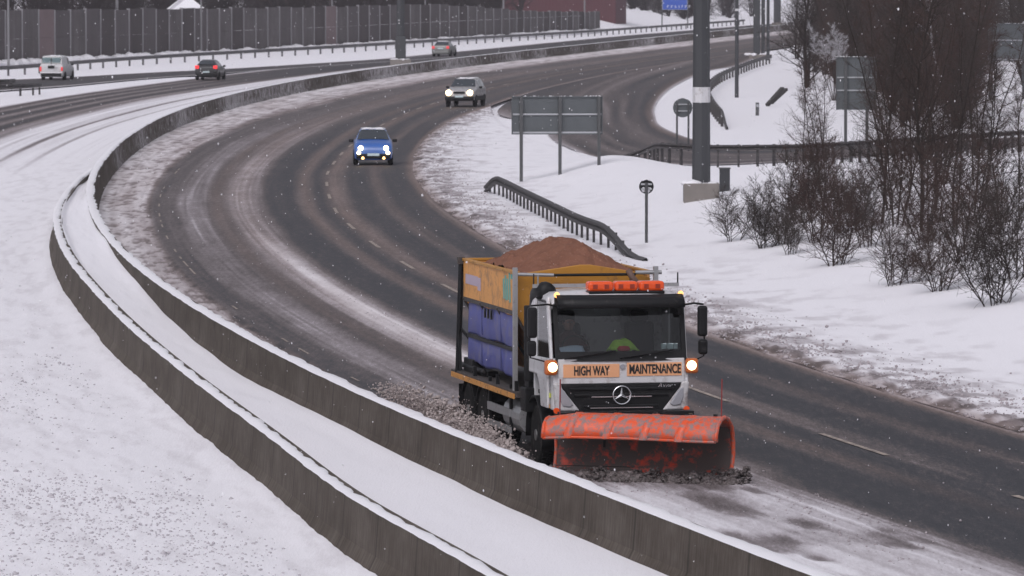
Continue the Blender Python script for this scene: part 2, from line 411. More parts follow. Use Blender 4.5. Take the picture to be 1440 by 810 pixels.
# --- the near carriageway with its wheel tracks
D = [56.]
while D[-1] < 1000: D.append(D[-1] + max(.35, D[-1]*.0042))
D = np.array(D); v = np.linspace(.0, 11.85, 150)
DD, VV = np.meshgrid(D, v, indexing='ij'); OO = vmap(VV, DD) + .12*(1-VV/11.85); Xr, Yr = at_off(DD, OO)
t1v, t1q = zip(*[(0,.93),(1.1,.87),(1.65,.78),(1.85,.34),(2.1,.2),(2.25,.3),(2.6,.26),(2.9,.5),(3.6,.52),(3.95,.3),(4.3,.28),(4.6,.5),(5.2,.62),(5.55,.5),(5.95,.12),(6.8,.08),(7.15,.29),(7.5,.26),(7.75,.1),(8.0,.14),(8.3,.34),(8.7,.3),(9,.12),(9.6,.08),(10,.25),(10.3,.2),(10.5,.09),(11.3,.12),(11.6,.38),(11.85,.6)])
t2v, t2q = zip(*[(0,.97),(1.2,.92),(2,.84),(3,.88),(4.2,.84),(5.0,.68),(5.35,.3),(5.7,.1),(7,.07),(7.5,.14),(8.2,.17),(8.9,.08),(9.85,.2),(10.2,.07),(11.3,.12),(11.6,.4),(11.85,.62)])
t3v, t3q = zip(*[(0,.93),(1.4,.86),(1.8,.5),(2.1,.25),(3.,.3),(3.8,.3),(4.6,.36),(5.6,.34),(6.2,.18),(7.2,.24),(7.7,.14),(8.3,.26),(9,.15),(10,.2),(11.3,.16),(11.6,.36),(11.85,.6)])
wob = VV + .16*(vnoise(DD/14, VV*.0+3, 5)-.5) + .10*(vnoise(DD/4, VV, 6)-.5)
q = np.interp(wob, t1v, t1q)*(1-ss(86,94,DD)*0); f2 = 1-ss(87,93,DD); f3 = ss(250,340,DD)
q = q*(1-f3)+np.interp(wob, t3v, t3q)*f3; q = q*(1-f2)+np.interp(wob, t2v, t2q)*f2
streak = vnoise(VV*5, DD/26, 11)*.6 + vnoise(VV*13, DD/16, 12)*.4
q = q + (streak-.5)*.26*np.clip(q*2.2,.3,1) + (vnoise(VV*28, DD/22, 14)-.5)*.2*np.clip(q*2.2,.25,1)*(q<.8) - .3*ss(.5,.7,fbm(Xr*5,Yr*1.1,16))*(VV<1.9)*(1-f2) + (fbm(VV*1.4, DD/3, 13)-.5)*.2*np.clip(q*2,.15,1)
# snow band left beside the blade's track, and bare scraped patches ahead of the plough
q = q + .26*np.exp(-((VV-5.15)/.42)**2)*ss(100,118,DD)*(1-ss(150,185,DD))
q = q - .4*f2*ss(.56,.74,fbm(VV*.9,DD/5,19))*(VV<5)
b = .55*np.exp(-((VV-8.45)/.35)**2)*ss(88,130,DD)+.5*np.exp(-((VV-7.3)/.25)**2)+.6*np.exp(-((VV-11.62)/.2)**2)+.35*np.exp(-((VV-5.0)/.6)**2)*(1-f2)+.3*np.exp(-((VV-4.1)/.25)**2)*(1-f2)+.3*np.exp(-((VV-10.1)/.3)**2)
b = b + .3*ss(2.1,1.2,VV)*0 + .28*(VV<1.9)
b = np.clip(b*(.55+.9*fbm(VV*2,DD/9,15)), 0, 1)*ss(60,110,DD)
q = q + .07*ss(105,190,DD)*(1-ss(.2,.5,q))
q = np.clip(q, 0, 1)
Z = .05*ss(.55,.95,q)*(fbm(Xr*3, Yr*1.2, 21)) + .06*np.exp(-(VV/.5)**2)
gridmesh('motorway', np.stack([Xr, Yr, Z], -1), {'q': q, 'b': b}, M['ground'])

# --- the opposing carriageway
D2 = [56.]
while D2[-1] < 1000: D2.append(D2[-1] + max(.2, D2[-1]*.003))
D2 = np.array(D2); v2 = np.concatenate([np.linspace(0, 6.5, 90), np.linspace(6.6, 14.5, 70)])
DD, VV = np.meshgrid(D2, v2, indexing='ij'); S = sep(DD) + .22
OO = -(S*(1-VV/14.5) + VV); X2, Y2 = at_off(DD, OO); LO = -OO
far = ss(215, 275, DD)
jit = LO + .3*(vnoise(DD/40, LO*.0, 31)-.5)
dark = ss(7.0,8.3,jit)*(1-ss(13.2,14.4,jit))
st = .5+.5*np.cos((jit-8.2)*2*math.pi/1.55)
q2 = 1 - far*dark*(.84-.38*st*(1-ss(380,470,DD))-.1*st)
q2 -= far*.5*np.exp(-((jit-5.1)/.16)**2)*(1-ss(330,420,DD)) + far*.3*np.exp(-((jit-3.7)/.14)**2)*(1-ss(300,400,DD)) + far*.18*ss(3,6,jit)*vnoise(jit*4,DD/30,33)
q2 -= (1-far)*(.3*ss(8.6,11,jit)*ss(.3,.7,fbm(LO*.8,DD/6,34))*(1-ss(80,100,DD)) + .06*ss(.45,.75,fbm(LO*4,DD/2,35)))
q2 += far*.1*(vnoise(LO*6,DD/30,36)-.5)
Z2 = .03*fbm(X2*1.3,Y2*.7,37)+.03*fbm(X2*5,Y2*2.2,38)*(1-.6*far) + .13*np.exp(-((VV)/.5)**2)*(1-far)*(.6+.7*fbm(DD/11,VV*0,39))
gridmesh('opposing_carriageway', np.stack([X2, Y2, Z2], -1), {'q': np.clip(q2,0,1), 'b': .12*far*dark}, M['ground'])

# --- roads given by their two edges
def between(name, e1, e2, z, qf, nu=160, nv=36, m='ground', kind='structure'):
    def rs(e):
        p = np.array([unproj(*k) for k in e]); t = np.linspace(0, len(e)-1, nu); i = np.arange(len(e), dtype=float)
        return np.stack([cubic(i, p[:,0])(t), cubic(i, p[:,1])(t)], 1)
    a, c = rs(e1), rs(e2); u = np.linspace(0, 1, nv)
    Q = a[:,None]*(1-u[None,:,None]) + c[:,None]*u[None,:,None]
    uu = np.broadcast_to(u, Q.shape[:2]); ll = np.broadcast_to(np.linspace(0, 1, nu)[:,None], Q.shape[:2])
    qq, bb = qf(uu, ll, Q[...,0], Q[...,1])
    return gridmesh(name, np.concatenate([Q, np.full(Q.shape[:2]+(1,), z)], -1), {'q': np.clip(qq,0,1), 'b': np.clip(bb,0,1)}, M[m], kind)
def q_exit(u, l, x, y):
    w = np.minimum(ss(0,.1,u), 1-ss(.88,1,u)); return 1 - w*(.9-.15*vnoise(u*9,l*12,41)), .05*w
between('exit_road', [(-60,117),(0,113),(100,108.5),(200,103),(320,97),(420,91),(520,84.5),(640,76)], [(-60,134),(0,128.5),(100,121),(200,111.5),(300,104.5),(400,97),(520,89),(640,80)], .035, q_exit)
SN = [(1035,49),(905,82),(780,117),(700,155),(748,172),(775,194),(810,212),(850,225),(950,231),(1100,227),(1440,206),(1750,188)]
SF = [(1100,48),(1055,84),(1005,97),(962,113),(935,130),(921,150),(922,165),(935,180),(1000,203),(1120,207),(1440,192),(1750,178)]
def q_slip(u, l, x, y):
    qq = .24+.34*(vnoise(u*14,l*5,51)-.4) + .2*np.exp(-((u-.45)/.08)**2)*vnoise(u*30,l*3,52) + .5*np.exp(-(u/.05)**2)*ss(.24,.3,l) + .45*np.exp(-((1-u)/.04)**2)
    return qq, .4*np.exp(-((1-u-.08)/.05)**2)+.15*vnoise(u*5,l*6,53)
between('slip_road', SN, SF, -.012, q_slip, 240, 60)

# --- snow between the barriers
D3 = [56.]
while D3[-1] < 209: D3.append(D3[-1] + .45)
D3 = np.array(D3); w3 = np.linspace(0, 1, 40); DD, WW = np.meshgrid(D3, w3, indexing='ij'); S = np.maximum(sep(DD), .05)
ins = .2-.11*ss(115,160,DD); X3, Y3 = at_off(DD, -ins-WW*np.maximum(S-2*ins, .02))
Z3 = .14 + .16*(fbm(DD/11, WW*1.2, 61)-.4) + .15*np.exp(-((1-WW)/.12)**2) + .10*np.exp(-(WW/.15)**2)*(vnoise(DD/7, WW*0, 62)) + .62*ss(112,160,DD)
gridmesh('median_snow', np.stack([X3, Y3, Z3], -1), {'q': 1-.25*ss(.9,1,fbm(DD/3,WW*3,63)), 'b': 0}, M['ground_clean'])

# --- snow verge along the right-hand edge
D4 = [56.]
while D4[-1] < 341: D4.append(D4[-1] + max(.3, D4[-1]*.0035))
D4 = np.array(D4); w4 = np.linspace(0, 1, 130)**1.7; DD, WW = np.meshgrid(D4, w4, indexing='ij')
xr, yr = at_off(DD, redge(DD)-.12)
lim = np.interp(DD, [0,215,236,246,276,341], [16,16,11.5,8.2,5.0,.3])
wid = lim
t = tan_(DD); n = np.sqrt(1+t*t); X4 = xr+WW*wid/n; Y4 = yr-WW*wid*t/n
dd = WW*wid
rough_ = np.exp(-(dd/1.9)**2)
Z4 = T(X4, Y4) + .012 + .07*ss(0,.5,dd) + (fbm(X4*4,Y4*1.6,71)-.4)*.17*rough_*ss(0,.3,dd) + .05*(fbm(X4*.8,Y4*.4,72)-.5) - .07*ss(.9,1,WW)
q4 = 1 - ss(.35,.75,fbm(X4*2.5,Y4*1.1,73))*.55*np.exp(-(dd/1.6)**2) - .22*np.exp(-(dd/.35)**2) - .22*ss(.52,.72,fbm(X4*1.6,Y4*.7,74))*np.exp(-(dd/4)**2)
b4 = .5*np.exp(-(dd/.3)**2) + .12*np.exp(-(dd/1.2)**2)*fbm(X4*2,Y4,75)
gridmesh('snow_verge', np.stack([X4, Y4, Z4], -1), {'q': np.clip(q4,0,1), 'b': b4}, M['ground_clean'])

# --- painted lane marks, half hidden by slush
k = Nt('worn_road_paint'); pn = k.noise(k.coord('Object'), 7, 5, .7)
k.base(k.mix(k.ramp(pn, [(.36,(0,0,0)),(.6,(1,1,1))]), (.48,.39,.32), (.12,.10,.09))); k.rough(.6); M['paint'] = k.m
gm = Geo()
def mark(d0, d1, fn, w, n=6):
    rows = []
    for d in np.linspace(d0, d1, n):
        rows.append([(*[float(c) for c in at_off(d, float(fn(d))+o)], .012) for o in (-w/2, w/2)])
    gm.rows(rows)
d = 93.4
while d < 420:
    mark(d, d+4.6 if d < 150 else d+4.2, lane, .11); d += 12.1
for a in (58., 70., 82.): mark(a-.6, a+4, lane, .13)
for a in np.arange(100, 240, 4.0):
    if random.random() < .4: mark(a, a+random.uniform(1,3.0), lambda D: np.interp(D, SH_D, SH_V)+.02, .05, 3)
mark(62, 88, lambda D: 9.9, .12, 12)
rm = gm.build('lane_markings', M['paint']); rm['kind'] = 'structure'

# ------------------------------------------------------------------ concrete barriers
def barrier(name, label, Ds, ofs, sp_far, capw, seed, group='concrete median barriers'):
    prof = [(-.27,-.05),(-.27,.12),(-.17,.32),(-.13,.88),(.13,.88),(.17,.32),(.27,.12),(.27,-.05)]
    L = np.r_[0, np.cumsum(np.hypot(*np.diff(np.stack(at_off(Ds, ofs)), axis=1)))]
    rows = []; 
    for d, o in zip(Ds, ofs): rows.append([(*[float(c) for c in at_off(d, o+p)], z) for p, z in prof])
    org = Vector((rows[0][0][0], rows[0][0][1], 0)); 
    G = Geo(); G.rows([[tuple(Vector(p)-org) for p in r] for r in rows])
    me = G.mesh(name, False); me.materials.append(M['concrete'])
    uv = me.uv_layers.new(name='UVMap'); arc = [0,.17,.39,.95,1.21,1.77,1.99,2.16]
    n = len(prof); co = np.zeros((len(me.loops), 2)); vi = np.zeros(len(me.loops), int); me.loops.foreach_get('vertex_index', vi)
    co[:,0] = L[vi//n]; co[:,1] = np.array(arc)[vi%n]; uv.data.foreach_set('uv', co.reshape(-1))
    at = me.attributes.new('spatter', 'FLOAT', 'POINT'); at.data.foreach_set('value', np.repeat(sp_far(Ds), n).astype(np.float32))
    bm = bmesh.new(); bm.from_mesh(me); bmesh.ops.recalc_face_normals(bm, faces=bm.faces); bm.to_mesh(me); bm.free()
    o = link(name, me, loc=org); tag(o, label, 'barrier', group)
    # the ragged cap of snow lying on top
    dense = np.arange(Ds[0], Ds[-1], .22 if Ds[-1] < 260 else .35); oo = np.interp(dense, Ds, ofs)
    m = fbm(dense*1.4, dense*0, seed, 5); m2 = fbm(dense*1.1, dense*0, seed+5, 5); th = .018+.022*fbm(dense*.8, dense*0, seed+9)
    lo = capw[0] + .025*(m-.5)*2; hi = capw[1] + .075*(m2-.5)*2 + .05*(vnoise(dense*2.7, dense*0, seed+3)-.5)
    cr = []
    for d, ob, a, c, h in zip(dense, oo, lo, hi, th):
        ring = [(a, .883), (a+.03, .883+h*.7), ((a+c)/2, .883+h), (c-.02, .883+h*.7), (c, .883)]
        cr.append([tuple(Vector((*[float(t) for t in at_off(d, ob+p)], z))-org) for p, z in ring])
    Geo().rows(cr).build('snow_cap', M['snow'], o, smooth=True, fix=True)
    return o
Dn = np.concatenate([np.arange(56, 260, 1.2), np.arange(260, 950, 4.)])
barrier('concrete_barrier', 'long grey concrete barrier with snowy top curving along the ploughed carriageway into the distance', Dn, np.zeros(len(Dn)), lambda D: ss(190,235,D)*(.75+.5*(vnoise(D/9, D*0, 5)-.3)), (-.14,.12), 81)
Dm = np.arange(56, 209, 1.2)
barrier('concrete_barrier', 'concrete barrier nearest the camera, snow capped, ending where it meets the longer one', Dm, -sep(Dm), lambda D: .05*np.ones_like(D), (-.14,.06), 91)

# ------------------------------------------------------------------ loose snow and slush
def ico(sub=1):
    bm = bmesh.new(); bmesh.ops.create_icosphere(bm, subdivisions=sub, radius=1)
    v = np.array([p.co[:] for p in bm.verts]); f = np.array([[q.index for q in p.verts] for p in bm.faces]); bm.free(); return v, f
IV, IF = ico(1); IV2, IF2 = ico(2)
def lumps(name, pos, size, m, kind='stuff', flat=.7, sub=1, jit=.28, parent=None, smooth=True):
    bv, bf = (IV, IF) if sub == 1 else (IV2, IF2); n = len(pos); k = len(bv)
    r = rng.random((n, k, 1))*jit*2 + 1 - jit
    sc = np.asarray(size)[:,None,None]*(1+.5*(rng.random((n,1,3))-.5)); sc[...,2] *= flat
    V = np.asarray(pos)[:,None] + bv[None]*r*sc
    F = (bf[None] + (np.arange(n)*k)[:,None,None]).reshape(-1, 3)
    me = bpy.data.meshes.new(name); me.vertices.add(n*k); me.vertices.foreach_set('co', V.reshape(-1).astype(np.float32))
    me.loops.add(F.size); me.loops.foreach_set('vertex_index', F.reshape(-1).astype(np.int32)); me.polygons.add(len(F))
    me.polygons.foreach_set('loop_start', np.arange(0, F.size, 3, dtype=np.int32)); me.polygons.foreach_set('loop_total', np.full(len(F), 3, np.int32))
    me.polygons.foreach_set('use_smooth', np.full(len(F), smooth)); me.update(); me.materials.append(m)
    o = link(name, me, parent)
    if kind: o['kind'] = kind
    return o
def scatter(n, dlo, dhi, olo, ohi, dens, keep=1.):
    d = np.exp(rng.uniform(np.log(dlo), np.log(dhi), n)); o = rng.uniform(0, 1, n); o = olo(d)+(ohi(d)-olo(d))*o
    m = rng.random(n) < dens(d, o); return d[m], o[m]
# crumbs on the snow-covered lane at the left
d, o = scatter(60000, 63, 150, lambda D: -(sep(D)+.8), lambda D: -(sep(D)+7.5), lambda D, O: (.05+.6*ss(.36,.72,fbm(O*.5, D/14, 101)))*ss(.5,2.2,-O-sep(D))*(1-.8*ss(90,135,D))*.62)
x, y = at_off(d, o); s = np.exp(rng.normal(-4.3, .45, len(d))); zz = .035
tag(lumps('snow_crumbs', np.stack([x, y, np.full(len(x), zz)], 1), s, M['clod']), 'grey crumbs of frozen snow strewn over the snowy lane', 'snow')
# the ploughed ridge along the right edge
d, o = scatter(52000, 60, 330, lambda D: redge(D)-.1, lambda D: redge(D)+3.6, lambda D, O: np.exp(-((O-redge(D)-.3)/1.25)**2)*.95*(.35+.65*ss(.35,.6,fbm(O*.9,D/5,102)))*(1-.5*ss(150,250,D)))
x, y = at_off(d, o); s = np.exp(rng.normal(-4.0, .5, len(d)))*(1-.35*np.clip((o-redge(d))/3,0,1))
tag(lumps('slush_ridge', np.stack([x, y, T(x,y)+.07*ss(0,.5,o-redge(d))+.04], 1), s, M['clod_dirty']), 'dirty lumps of ploughed snow along the right road edge', 'slush')
# lumps of slush left on the carriageway
d, o = scatter(26000, 62, 300, lambda D: .4+0*D, lambda D: 11.5+0*D, lambda D, O: np.clip(.8*np.exp(-((O-5.2)/.35)**2)*ss(92,105,D)*(1-ss(150,210,D)) + .5*(O<1.8)*(.3+ss(.4,.6,fbm(O,D/5,161))) + .7*(O<5.3)*(D<92)*ss(.35,.65,fbm(O*1.2,D/6,162))+.012, 0, 1))
x, y = at_off(d, o); s = np.exp(rng.normal(-4.35, .42, len(d)))
tag(lumps('slush_lumps', np.stack([x, y, np.full(len(x), .02)], 1), s, M['clod_dirty']), 'small lumps of grey slush lying on the carriageway', 'slush')

# ------------------------------------------------------------------ noise barrier and far guardrails
def poly(pxs, step, z0=None):                        # evenly spaced ground points along a line of the photograph's ground
    p = np.array([place(*k)[:] for k in pxs]); s = np.r_[0, np.cumsum(np.hypot(*np.diff(p[:,:2], axis=0).T))]
    t = np.arange(0, s[-1]+.01, step); xx = cubic(s, p[:,0])(t); yy = cubic(s, p[:,1])(t)
    return [Vector((a, b_, float(T(a, b_)))) for a, b_ in zip(xx, yy)]
wp = poly([(-160,99.5),(-60,94),(0,91),(150,83.5),(300,75.5),(480,66),(600,58.5),(720,51.5),(790,47.5),(850,44)], 4.6)
wall = empty('noise_barrier', wp[0], 0, 'long tall dark timber noise barrier of upright panels behind the far guardrail', 'noise barrier')
WH = 4.55
for i in range(len(wp)-1):
    a, c = wp[i]-wp[0], wp[i+1]-wp[0]; dirv = (c-a).normalized(); a2 = a+dirv*.1; c2 = c-dirv*.1; nrm = Vector((-dirv.y, dirv.x, 0))
    hh = float(np.interp(wp[i].x, [-45,-29,-10,-4,1,12], [4.75,4.45,4.25,3.7,3.05,2.6])) + .07*math.sin(i*1.7)
    lo = Geo(); lo.prism([(0,0),(0,1)], 'x', 0, 0) if False else None
    for z0, z1, t_ in ((-.3, 2.18, .05), (2.2, hh, .045)):
        lo.add([a2+nrm*t_+Vector((0,0,z0)), c2+nrm*t_+Vector((0,0,z0)), c2+nrm*t_+Vector((0,0,z1)), a2+nrm*t_+Vector((0,0,z1)),
                a2-nrm*t_+Vector((0,0,z0)), c2-nrm*t_+Vector((0,0,z0)), c2-nrm*t_+Vector((0,0,z1)), a2-nrm*t_+Vector((0,0,z1))],
               [(0,1,2,3),(7,6,5,4),(0,4,5,1),(1,5,6,2),(2,6,7,3),(3,7,4,0)])
    lo.build('timber_panel', M['panel_pale'] if i in (9, 31) else M[('panel','panel_b','panel','panel_c','panel_b','panel','panel_c')[(i*5+i//3) % 7]], wall)
    if i % 1 == 0:
        g_ = Geo(); u = nrm*.16
        g_.bar(a-u*.9+Vector((0,0,hh/2)), a+u*.9+Vector((0,0,hh/2)), .14, hh+.1); g_.build('wall_post', M['wall_post'], wall)
lum = []; 
for i in range(0, len(wp)-1):
    for s_ in range(7):
        p = wp[i].lerp(wp[i+1], s_/7); lum.append((p.x+.4, p.y-.8, p.z+.02))
tag(lumps('snow_drift', lum, rng.uniform(.35,.85,len(lum)), M['snow'], flat=.5, sub=2), 'snow drifted against the foot of the noise barrier', 'snow')

def guardrail(name, label, pts, h, step, matl, group=None, double=False, hfun=None, depth=.10, rh=.31, post=.09, overshoot=0., snow=True):
    org = pts[0].copy(); root = empty(name, org, 0, label, 'guardrail', group)
    L = [0.]
    for p, q_ in zip(pts, pts[1:]): L.append(L[-1]+(q_-p).length)
    hf = hfun or (lambda s: h)
    prof = [(0,-rh/2),(depth*.75,-rh*.36),(depth*.75,-rh*.18),(.2*depth,0),(depth*.75,rh*.18),(depth*.75,rh*.36),(0,rh/2),(-.02,rh*.3),(-.02,-rh*.3)]
    rows = []
    for i, p in enumerate(pts):
        t = (pts[min(i+1,len(pts)-1)]-pts[max(i-1,0)]); t.z = 0; t.normalize(); nr = Vector((t.y, -t.x, 0))
        rows.append([tuple(p-org+nr*a+Vector((0,0,hf(L[i])-rh/2+c))) for a, c in prof])
    Geo().rows(rows, closed=True).build('rail', matl, root)
    if double:
        rows2 = [[tuple(Vector(q_)+Vector((0,0,-.02))+ (Vector((0,0,0)))) for q_ in r] for r in rows]
    n = int(L[-1]/step); pm = None
    for k in range(n+1):
        s = min(k*step+.25*step, L[-1]); i = max(j for j in range(len(L)) if L[j] <= s+1e-6); i = min(i, len(pts)-2)
        p = pts[i].lerp(pts[i+1], (s-L[i])/(L[i+1]-L[i])); hh = hf(s)
        if hh < .25: continue
        t = (pts[i+1]-pts[i]).normalized(); nr = Vector((t.y, -t.x, 0))
        g_ = Geo(); g_.box((0,0,(hh+overshoot-.25)/2), (post, post*1.3, hh+overshoot+.25))
        o = g_.build('post', matl, root, loc=p-org-nr*.09); o.rotation_euler = (0,0,math.atan2(t.y,t.x))
    return root
fg = poly([(-120,113),(0,106.5),(113,97.5),(233,88.5),(480,73.5),(650,62),(800,52.5),(930,43),(1048,34)], 2.)
guardrail('guardrail', 'long zinc guardrail below the tall noise barrier on the far side', fg, .75, 5.2, M['rail_far'], 'metal guardrails', post=.12)
e1 = poly([(-70,135),(0,134.5),(61,131)], 1.5); e2 = poly([(-70,127),(0,127),(24,125.5)], 1.5)
guardrail('guardrail', 'lower of two short guardrail ends at the left edge below the white van', e1, .75, 2.4, M['rail'], 'metal guardrails')
guardrail('guardrail', 'upper of two short guardrail ends at the left edge just under the white van', e2, .75, 2.4, M['rail'], 'metal guardrails')
cg = poly([(684,273),(700,279),(722,290),(750,305),(790,326),(830,345),(870,359),(900,369),(921,373)], 1.0)
Lc = sum((q_-p).length for p, q_ in zip(cg, cg[1:]))
guardrail('guardrail', 'dark guardrail with close-set posts curving along the verge behind the truck', cg, .62, 1.55, M['rail'], 'metal guardrails', hfun=lambda s: .64*float(ss(-2.,4,s))*float(1-ss(Lc-9,Lc,s))+.16, overshoot=-.06, depth=.14, post=.055)
rg = poly([(822,228),(850,228.5),(880,229.5),(920,233),(960,236),(1010,237),(1080,236.5),(1150,234),(1240,228),(1330,221),(1440,213),(1560,204)], 1.0)
guardrail('guardrail', 'long dark guardrail running right from the large sign past the mast into the trees', rg, .78, .85, M['rail'], 'metal guardrails', hfun=lambda s: .06+.9*float(ss(-1,8,s)), overshoot=.02, depth=.12, post=.085, rh=.22)
sg = poly([(1022,181),(1012,170),(1000,152),(997,138),(1004,124),(1022,112),(1046,102),(1066,94),(1086,88)], 2.5)
guardrail('guardrail', 'guardrail curving along the inside of the slip road bend', sg, .75, 5, M['rail'], 'metal guardrails', hfun=lambda s: .1+.65*float(ss(0,12,s)), post=.12)

# ------------------------------------------------------------------ masts, poles and signs
def mast(name, label, px, py, base, h, r0, r1, m, group='lighting columns', plinth=None, band=None, door=None, sides=8):
    p = place(px, py); root = empty(name, p, 0, label, 'column', group); z0 = plinth[3] if plinth else 0
    Geo().tube([(0,0,z0-.1),(0,0,z0+.0),(0,0,z0+h)], [r0, r0, r1], sides).build('shaft', m, root, smooth=False)
    if plinth:
        w, d_, hh, top = plinth
        Geo().box((0,0,top-hh/2), (w, d_, hh)).build('plinth', M['concrete_block'], root, bevel=.03)
        pl = [((random.random()-.5)*w*.8, (random.random()-.5)*d_*.8, top-.02) for _ in range(26)]
        lumps('snow_cap', pl, rng.uniform(.1,.24,26), M['snow'], kind='', flat=.4, sub=2, parent=root)
    if band:
        rz = r0+(r1-r0)*(band[0]/h); Geo().tube([(0,0,z0+band[0]),(0,0,z0+band[1])], rz+.006, sides).build('white_band', M['white'], root)
    if door:
        Geo().box((0,-r0*.9,z0+.9), (r0*.9,.06,1.1)).build('hatch', m, root, bevel=.01)
    return root
mast('lighting_mast', 'thick dark mast with a white band standing on a concrete plinth by the shrubs', 986, 284, 0, 13, .30, .22, M['pole'], plinth=(1.15,1.0,1.2,.62), band=(2.62,3.12))
mm = mast('lighting_mast', 'dark square footed mast on a concrete plinth against the median barrier', 563.5, 96, 0, 16, .36, .26, M['pole'], plinth=(1.75,1.5,1.2,.75))
Geo().box((0,0,1.7), (.86,.8,1.95)).build('base_cabinet', M['pole'], mm, bevel=.04)
mast('lighting_mast', 'slim grey column standing in the snow inside the slip road bend', 1036, 136, 0, 15, .13, .10, M['pole'], band=(5.55,5.7))
gp = place(1064, 82); gant = empty('gantry_leg', gp, 0, 'pair of dark gantry legs on a snowy footing behind the slip road guardrail', 'gantry')
Geo().box((0,0,9), (.62,.5,18)).build('leg', M['pole'], gant, bevel=.04); Geo().box((.62,.3,9), (.34,.4,18)).build('leg', M['pole'], gant, bevel=.03)
Geo().box((.1,0,.1), (1.7,1.4,.5)).build('plinth', M['concrete_block'], gant, bevel=.04)
lumps('snow_cap', [((random.random()-.5)*1.8, (random.random()-.5)*1.2, .36) for _ in range(30)], rng.uniform(.15,.3,30), M['snow'], kind='', flat=.5, sub=2, parent=gant)
mast('lighting_mast', 'grey column just right of the gantry legs', 1080, 84, 0, 18, .15, .13, M['pole'])
g2 = place(1093, 37); gl = empty('gantry_leg', g2, 0, 'wide grey gantry leg at the far road edge under the treetops', 'gantry')
Geo().box((0,0,9), (1.05,.6,18)).build('leg', M['pole'], gl, bevel=.05); Geo().box((0,0,.2), (1.6,1.2,.7)).build('plinth', M['concrete_block'], gl, bevel=.04)
for px, py, r, lab in ((12,96,.11,'leftmost pale lamp post in front of the noise barrier'),(283,77,.10,'pale lamp post rising by the snowy white roof'),
    (467,63,.09,'thin pale lamp post left of the plinthed mast'),(598,57,.085,'thin pale lamp post just right of the plinthed mast'),(708,52,.12,'pale double lamp post behind the silver saloon'),
    (822,46,.12,'pale lamp post at the end of the noise barrier'),(1033,25,.11,'far pale lamp post on the snowy bank beside the slim column')):
    mast('lamp_post', lab, px, py, 0, 10, r, r*.7, M['pole_light'], 'lamp posts on the far side', sides=8)
p = place(155, 78); lp = empty('lamp_post', (p.x-.3, p.y+14, 0), 0, 'pale lamp post standing behind the noise barrier above the white van', 'column', 'lamp posts on the far side')
Geo().tube([(0,0,0),(0,0,11)], [.16,.12], 8).build('shaft', M['pole_light'], lp)

def sign_panel(name, label, legs, x0, x1, ztop, zbot, rails, group='road signs seen from behind', legw=.1, fixed=None):
    ps = [place(*q_) for q_ in legs]
    if fixed:
        ps = [ps[0]]+[Vector((ps[0].x+a_, ps[0].y+b_, float(T(ps[0].x+a_, ps[0].y+b_)))) for a_, b_ in fixed]
    org = ps[0]; far_ = ps[-1]; d = (far_-org); d.z = 0; ang = math.atan2(d.y, d.x) if len(ps) > 1 else 0
    root = empty(name, org, ang, label, 'road sign', group); L = d.length
    Geo().box(((x0+x1)/2, .12, (ztop+zbot)/2), (x1-x0, .03, ztop-zbot)).build('panel', M['sign_back'], root, bevel=.01)
    e_ = Geo()
    for z in (ztop-.02, zbot+.02): e_.box(((x0+x1)/2, .09, z), (x1-x0+.02, .07, .045))
    for x_ in (x0, x1): e_.box((x_, .09, (ztop+zbot)/2), (.04, .07, ztop-zbot))
    e_.build('frame', M['sign_back'], root)
    for z in rails: Geo().box(((x0+x1)/2, .075, z), (x1-x0-.06, .05, .06)).build('cross_rail', M['sign_edge'], root)
    for p in ps:
        l = (p-org); xx = l.length if p is not org else 0
        xx = (l.x*math.cos(ang)+l.y*math.sin(ang)); dz = p.z-org.z
        Geo().box((xx, 0, (ztop+dz-.3)/2), (legw, legw*1.2, ztop-dz+.3)).build('leg', M['steel'], root)
    sc = [(random.uniform(x0, x1), .1, ztop+.005) for _ in range(30)]
    lumps('snow_cap', sc, rng.uniform(.02,.05,30), M['snow'], kind='', flat=.5, parent=root)
    return root
# large three-legged sign: about 36 px per metre
sign_panel('road_sign', 'large grey rectangular sign seen from behind on three legs in the snow', [(733,258),(787,244),(842,228)], -.34, 3.08, 3.30, 1.86, (2.62,1.93), legw=.12, fixed=((1.47,.1),(2.95,.2)))
SGN = [o for o in COL.objects if o.name == 'road_sign'][0]
sign_panel('road_sign', 'grey three-tier sign back on two posts half hidden by bare branches', [(1189,206),(1219,206)], -.42, 1.42, 4.15, 1.7, (3.2,2.6), legw=.14)
sign_panel('road_sign', 'grey sign back at the right edge high among the bare trees', [(1393,140),(1440,138)], -.3, 3.2, 4.6, 2.35, (3.6,2.45), legw=.16)

def round_sign(name, label, px, py, zc, r, legs, m):
    p = place(px, py); root = empty(name, p, 0, label, 'road sign', 'round road signs')
    Geo().lathe([(r*.98,0),(r,.008),(r,.022),(r*.98,.03)], (0,.08,zc), 'y', 40).build('disc', m, root)
    f_ = Geo()
    for dz in (-.34*r, .34*r): f_.box((0,.045,zc+dz), (r*1.5,.05,.05))
    f_.build('cross_rail', M['sign_edge'], root)
    for x_ in legs: Geo().tube([(x_,0,-.2),(x_,0,zc+r*.55)], .045, 8).build('leg', M['steel'], root)
    lumps('snow_cap', [(math.sin(a_)*r*.97, .09, zc+math.cos(a_)*r*.97) for a_ in np.linspace(-.6,.6,14)], rng.uniform(.015,.035,14), M['snow'], kind='', parent=root)
    return root
round_sign('round_sign', 'large round sign seen from behind on two posts beside the mast', 960, 212, 1.95, .44, (-.26,.26), M['sign_back'])
rs_ = round_sign('round_sign', 'small dark round sign on a single post alone in the snow', 909, 345, 1.72, .215, (0,), M['black'])
lumps('snow_splash', [(random.uniform(-.12,.12), .07, 1.66+random.uniform(-.1,.03)) for _ in range(22)], rng.uniform(.015,.04,22), M['snow'], kind='', flat=.8, parent=rs_)

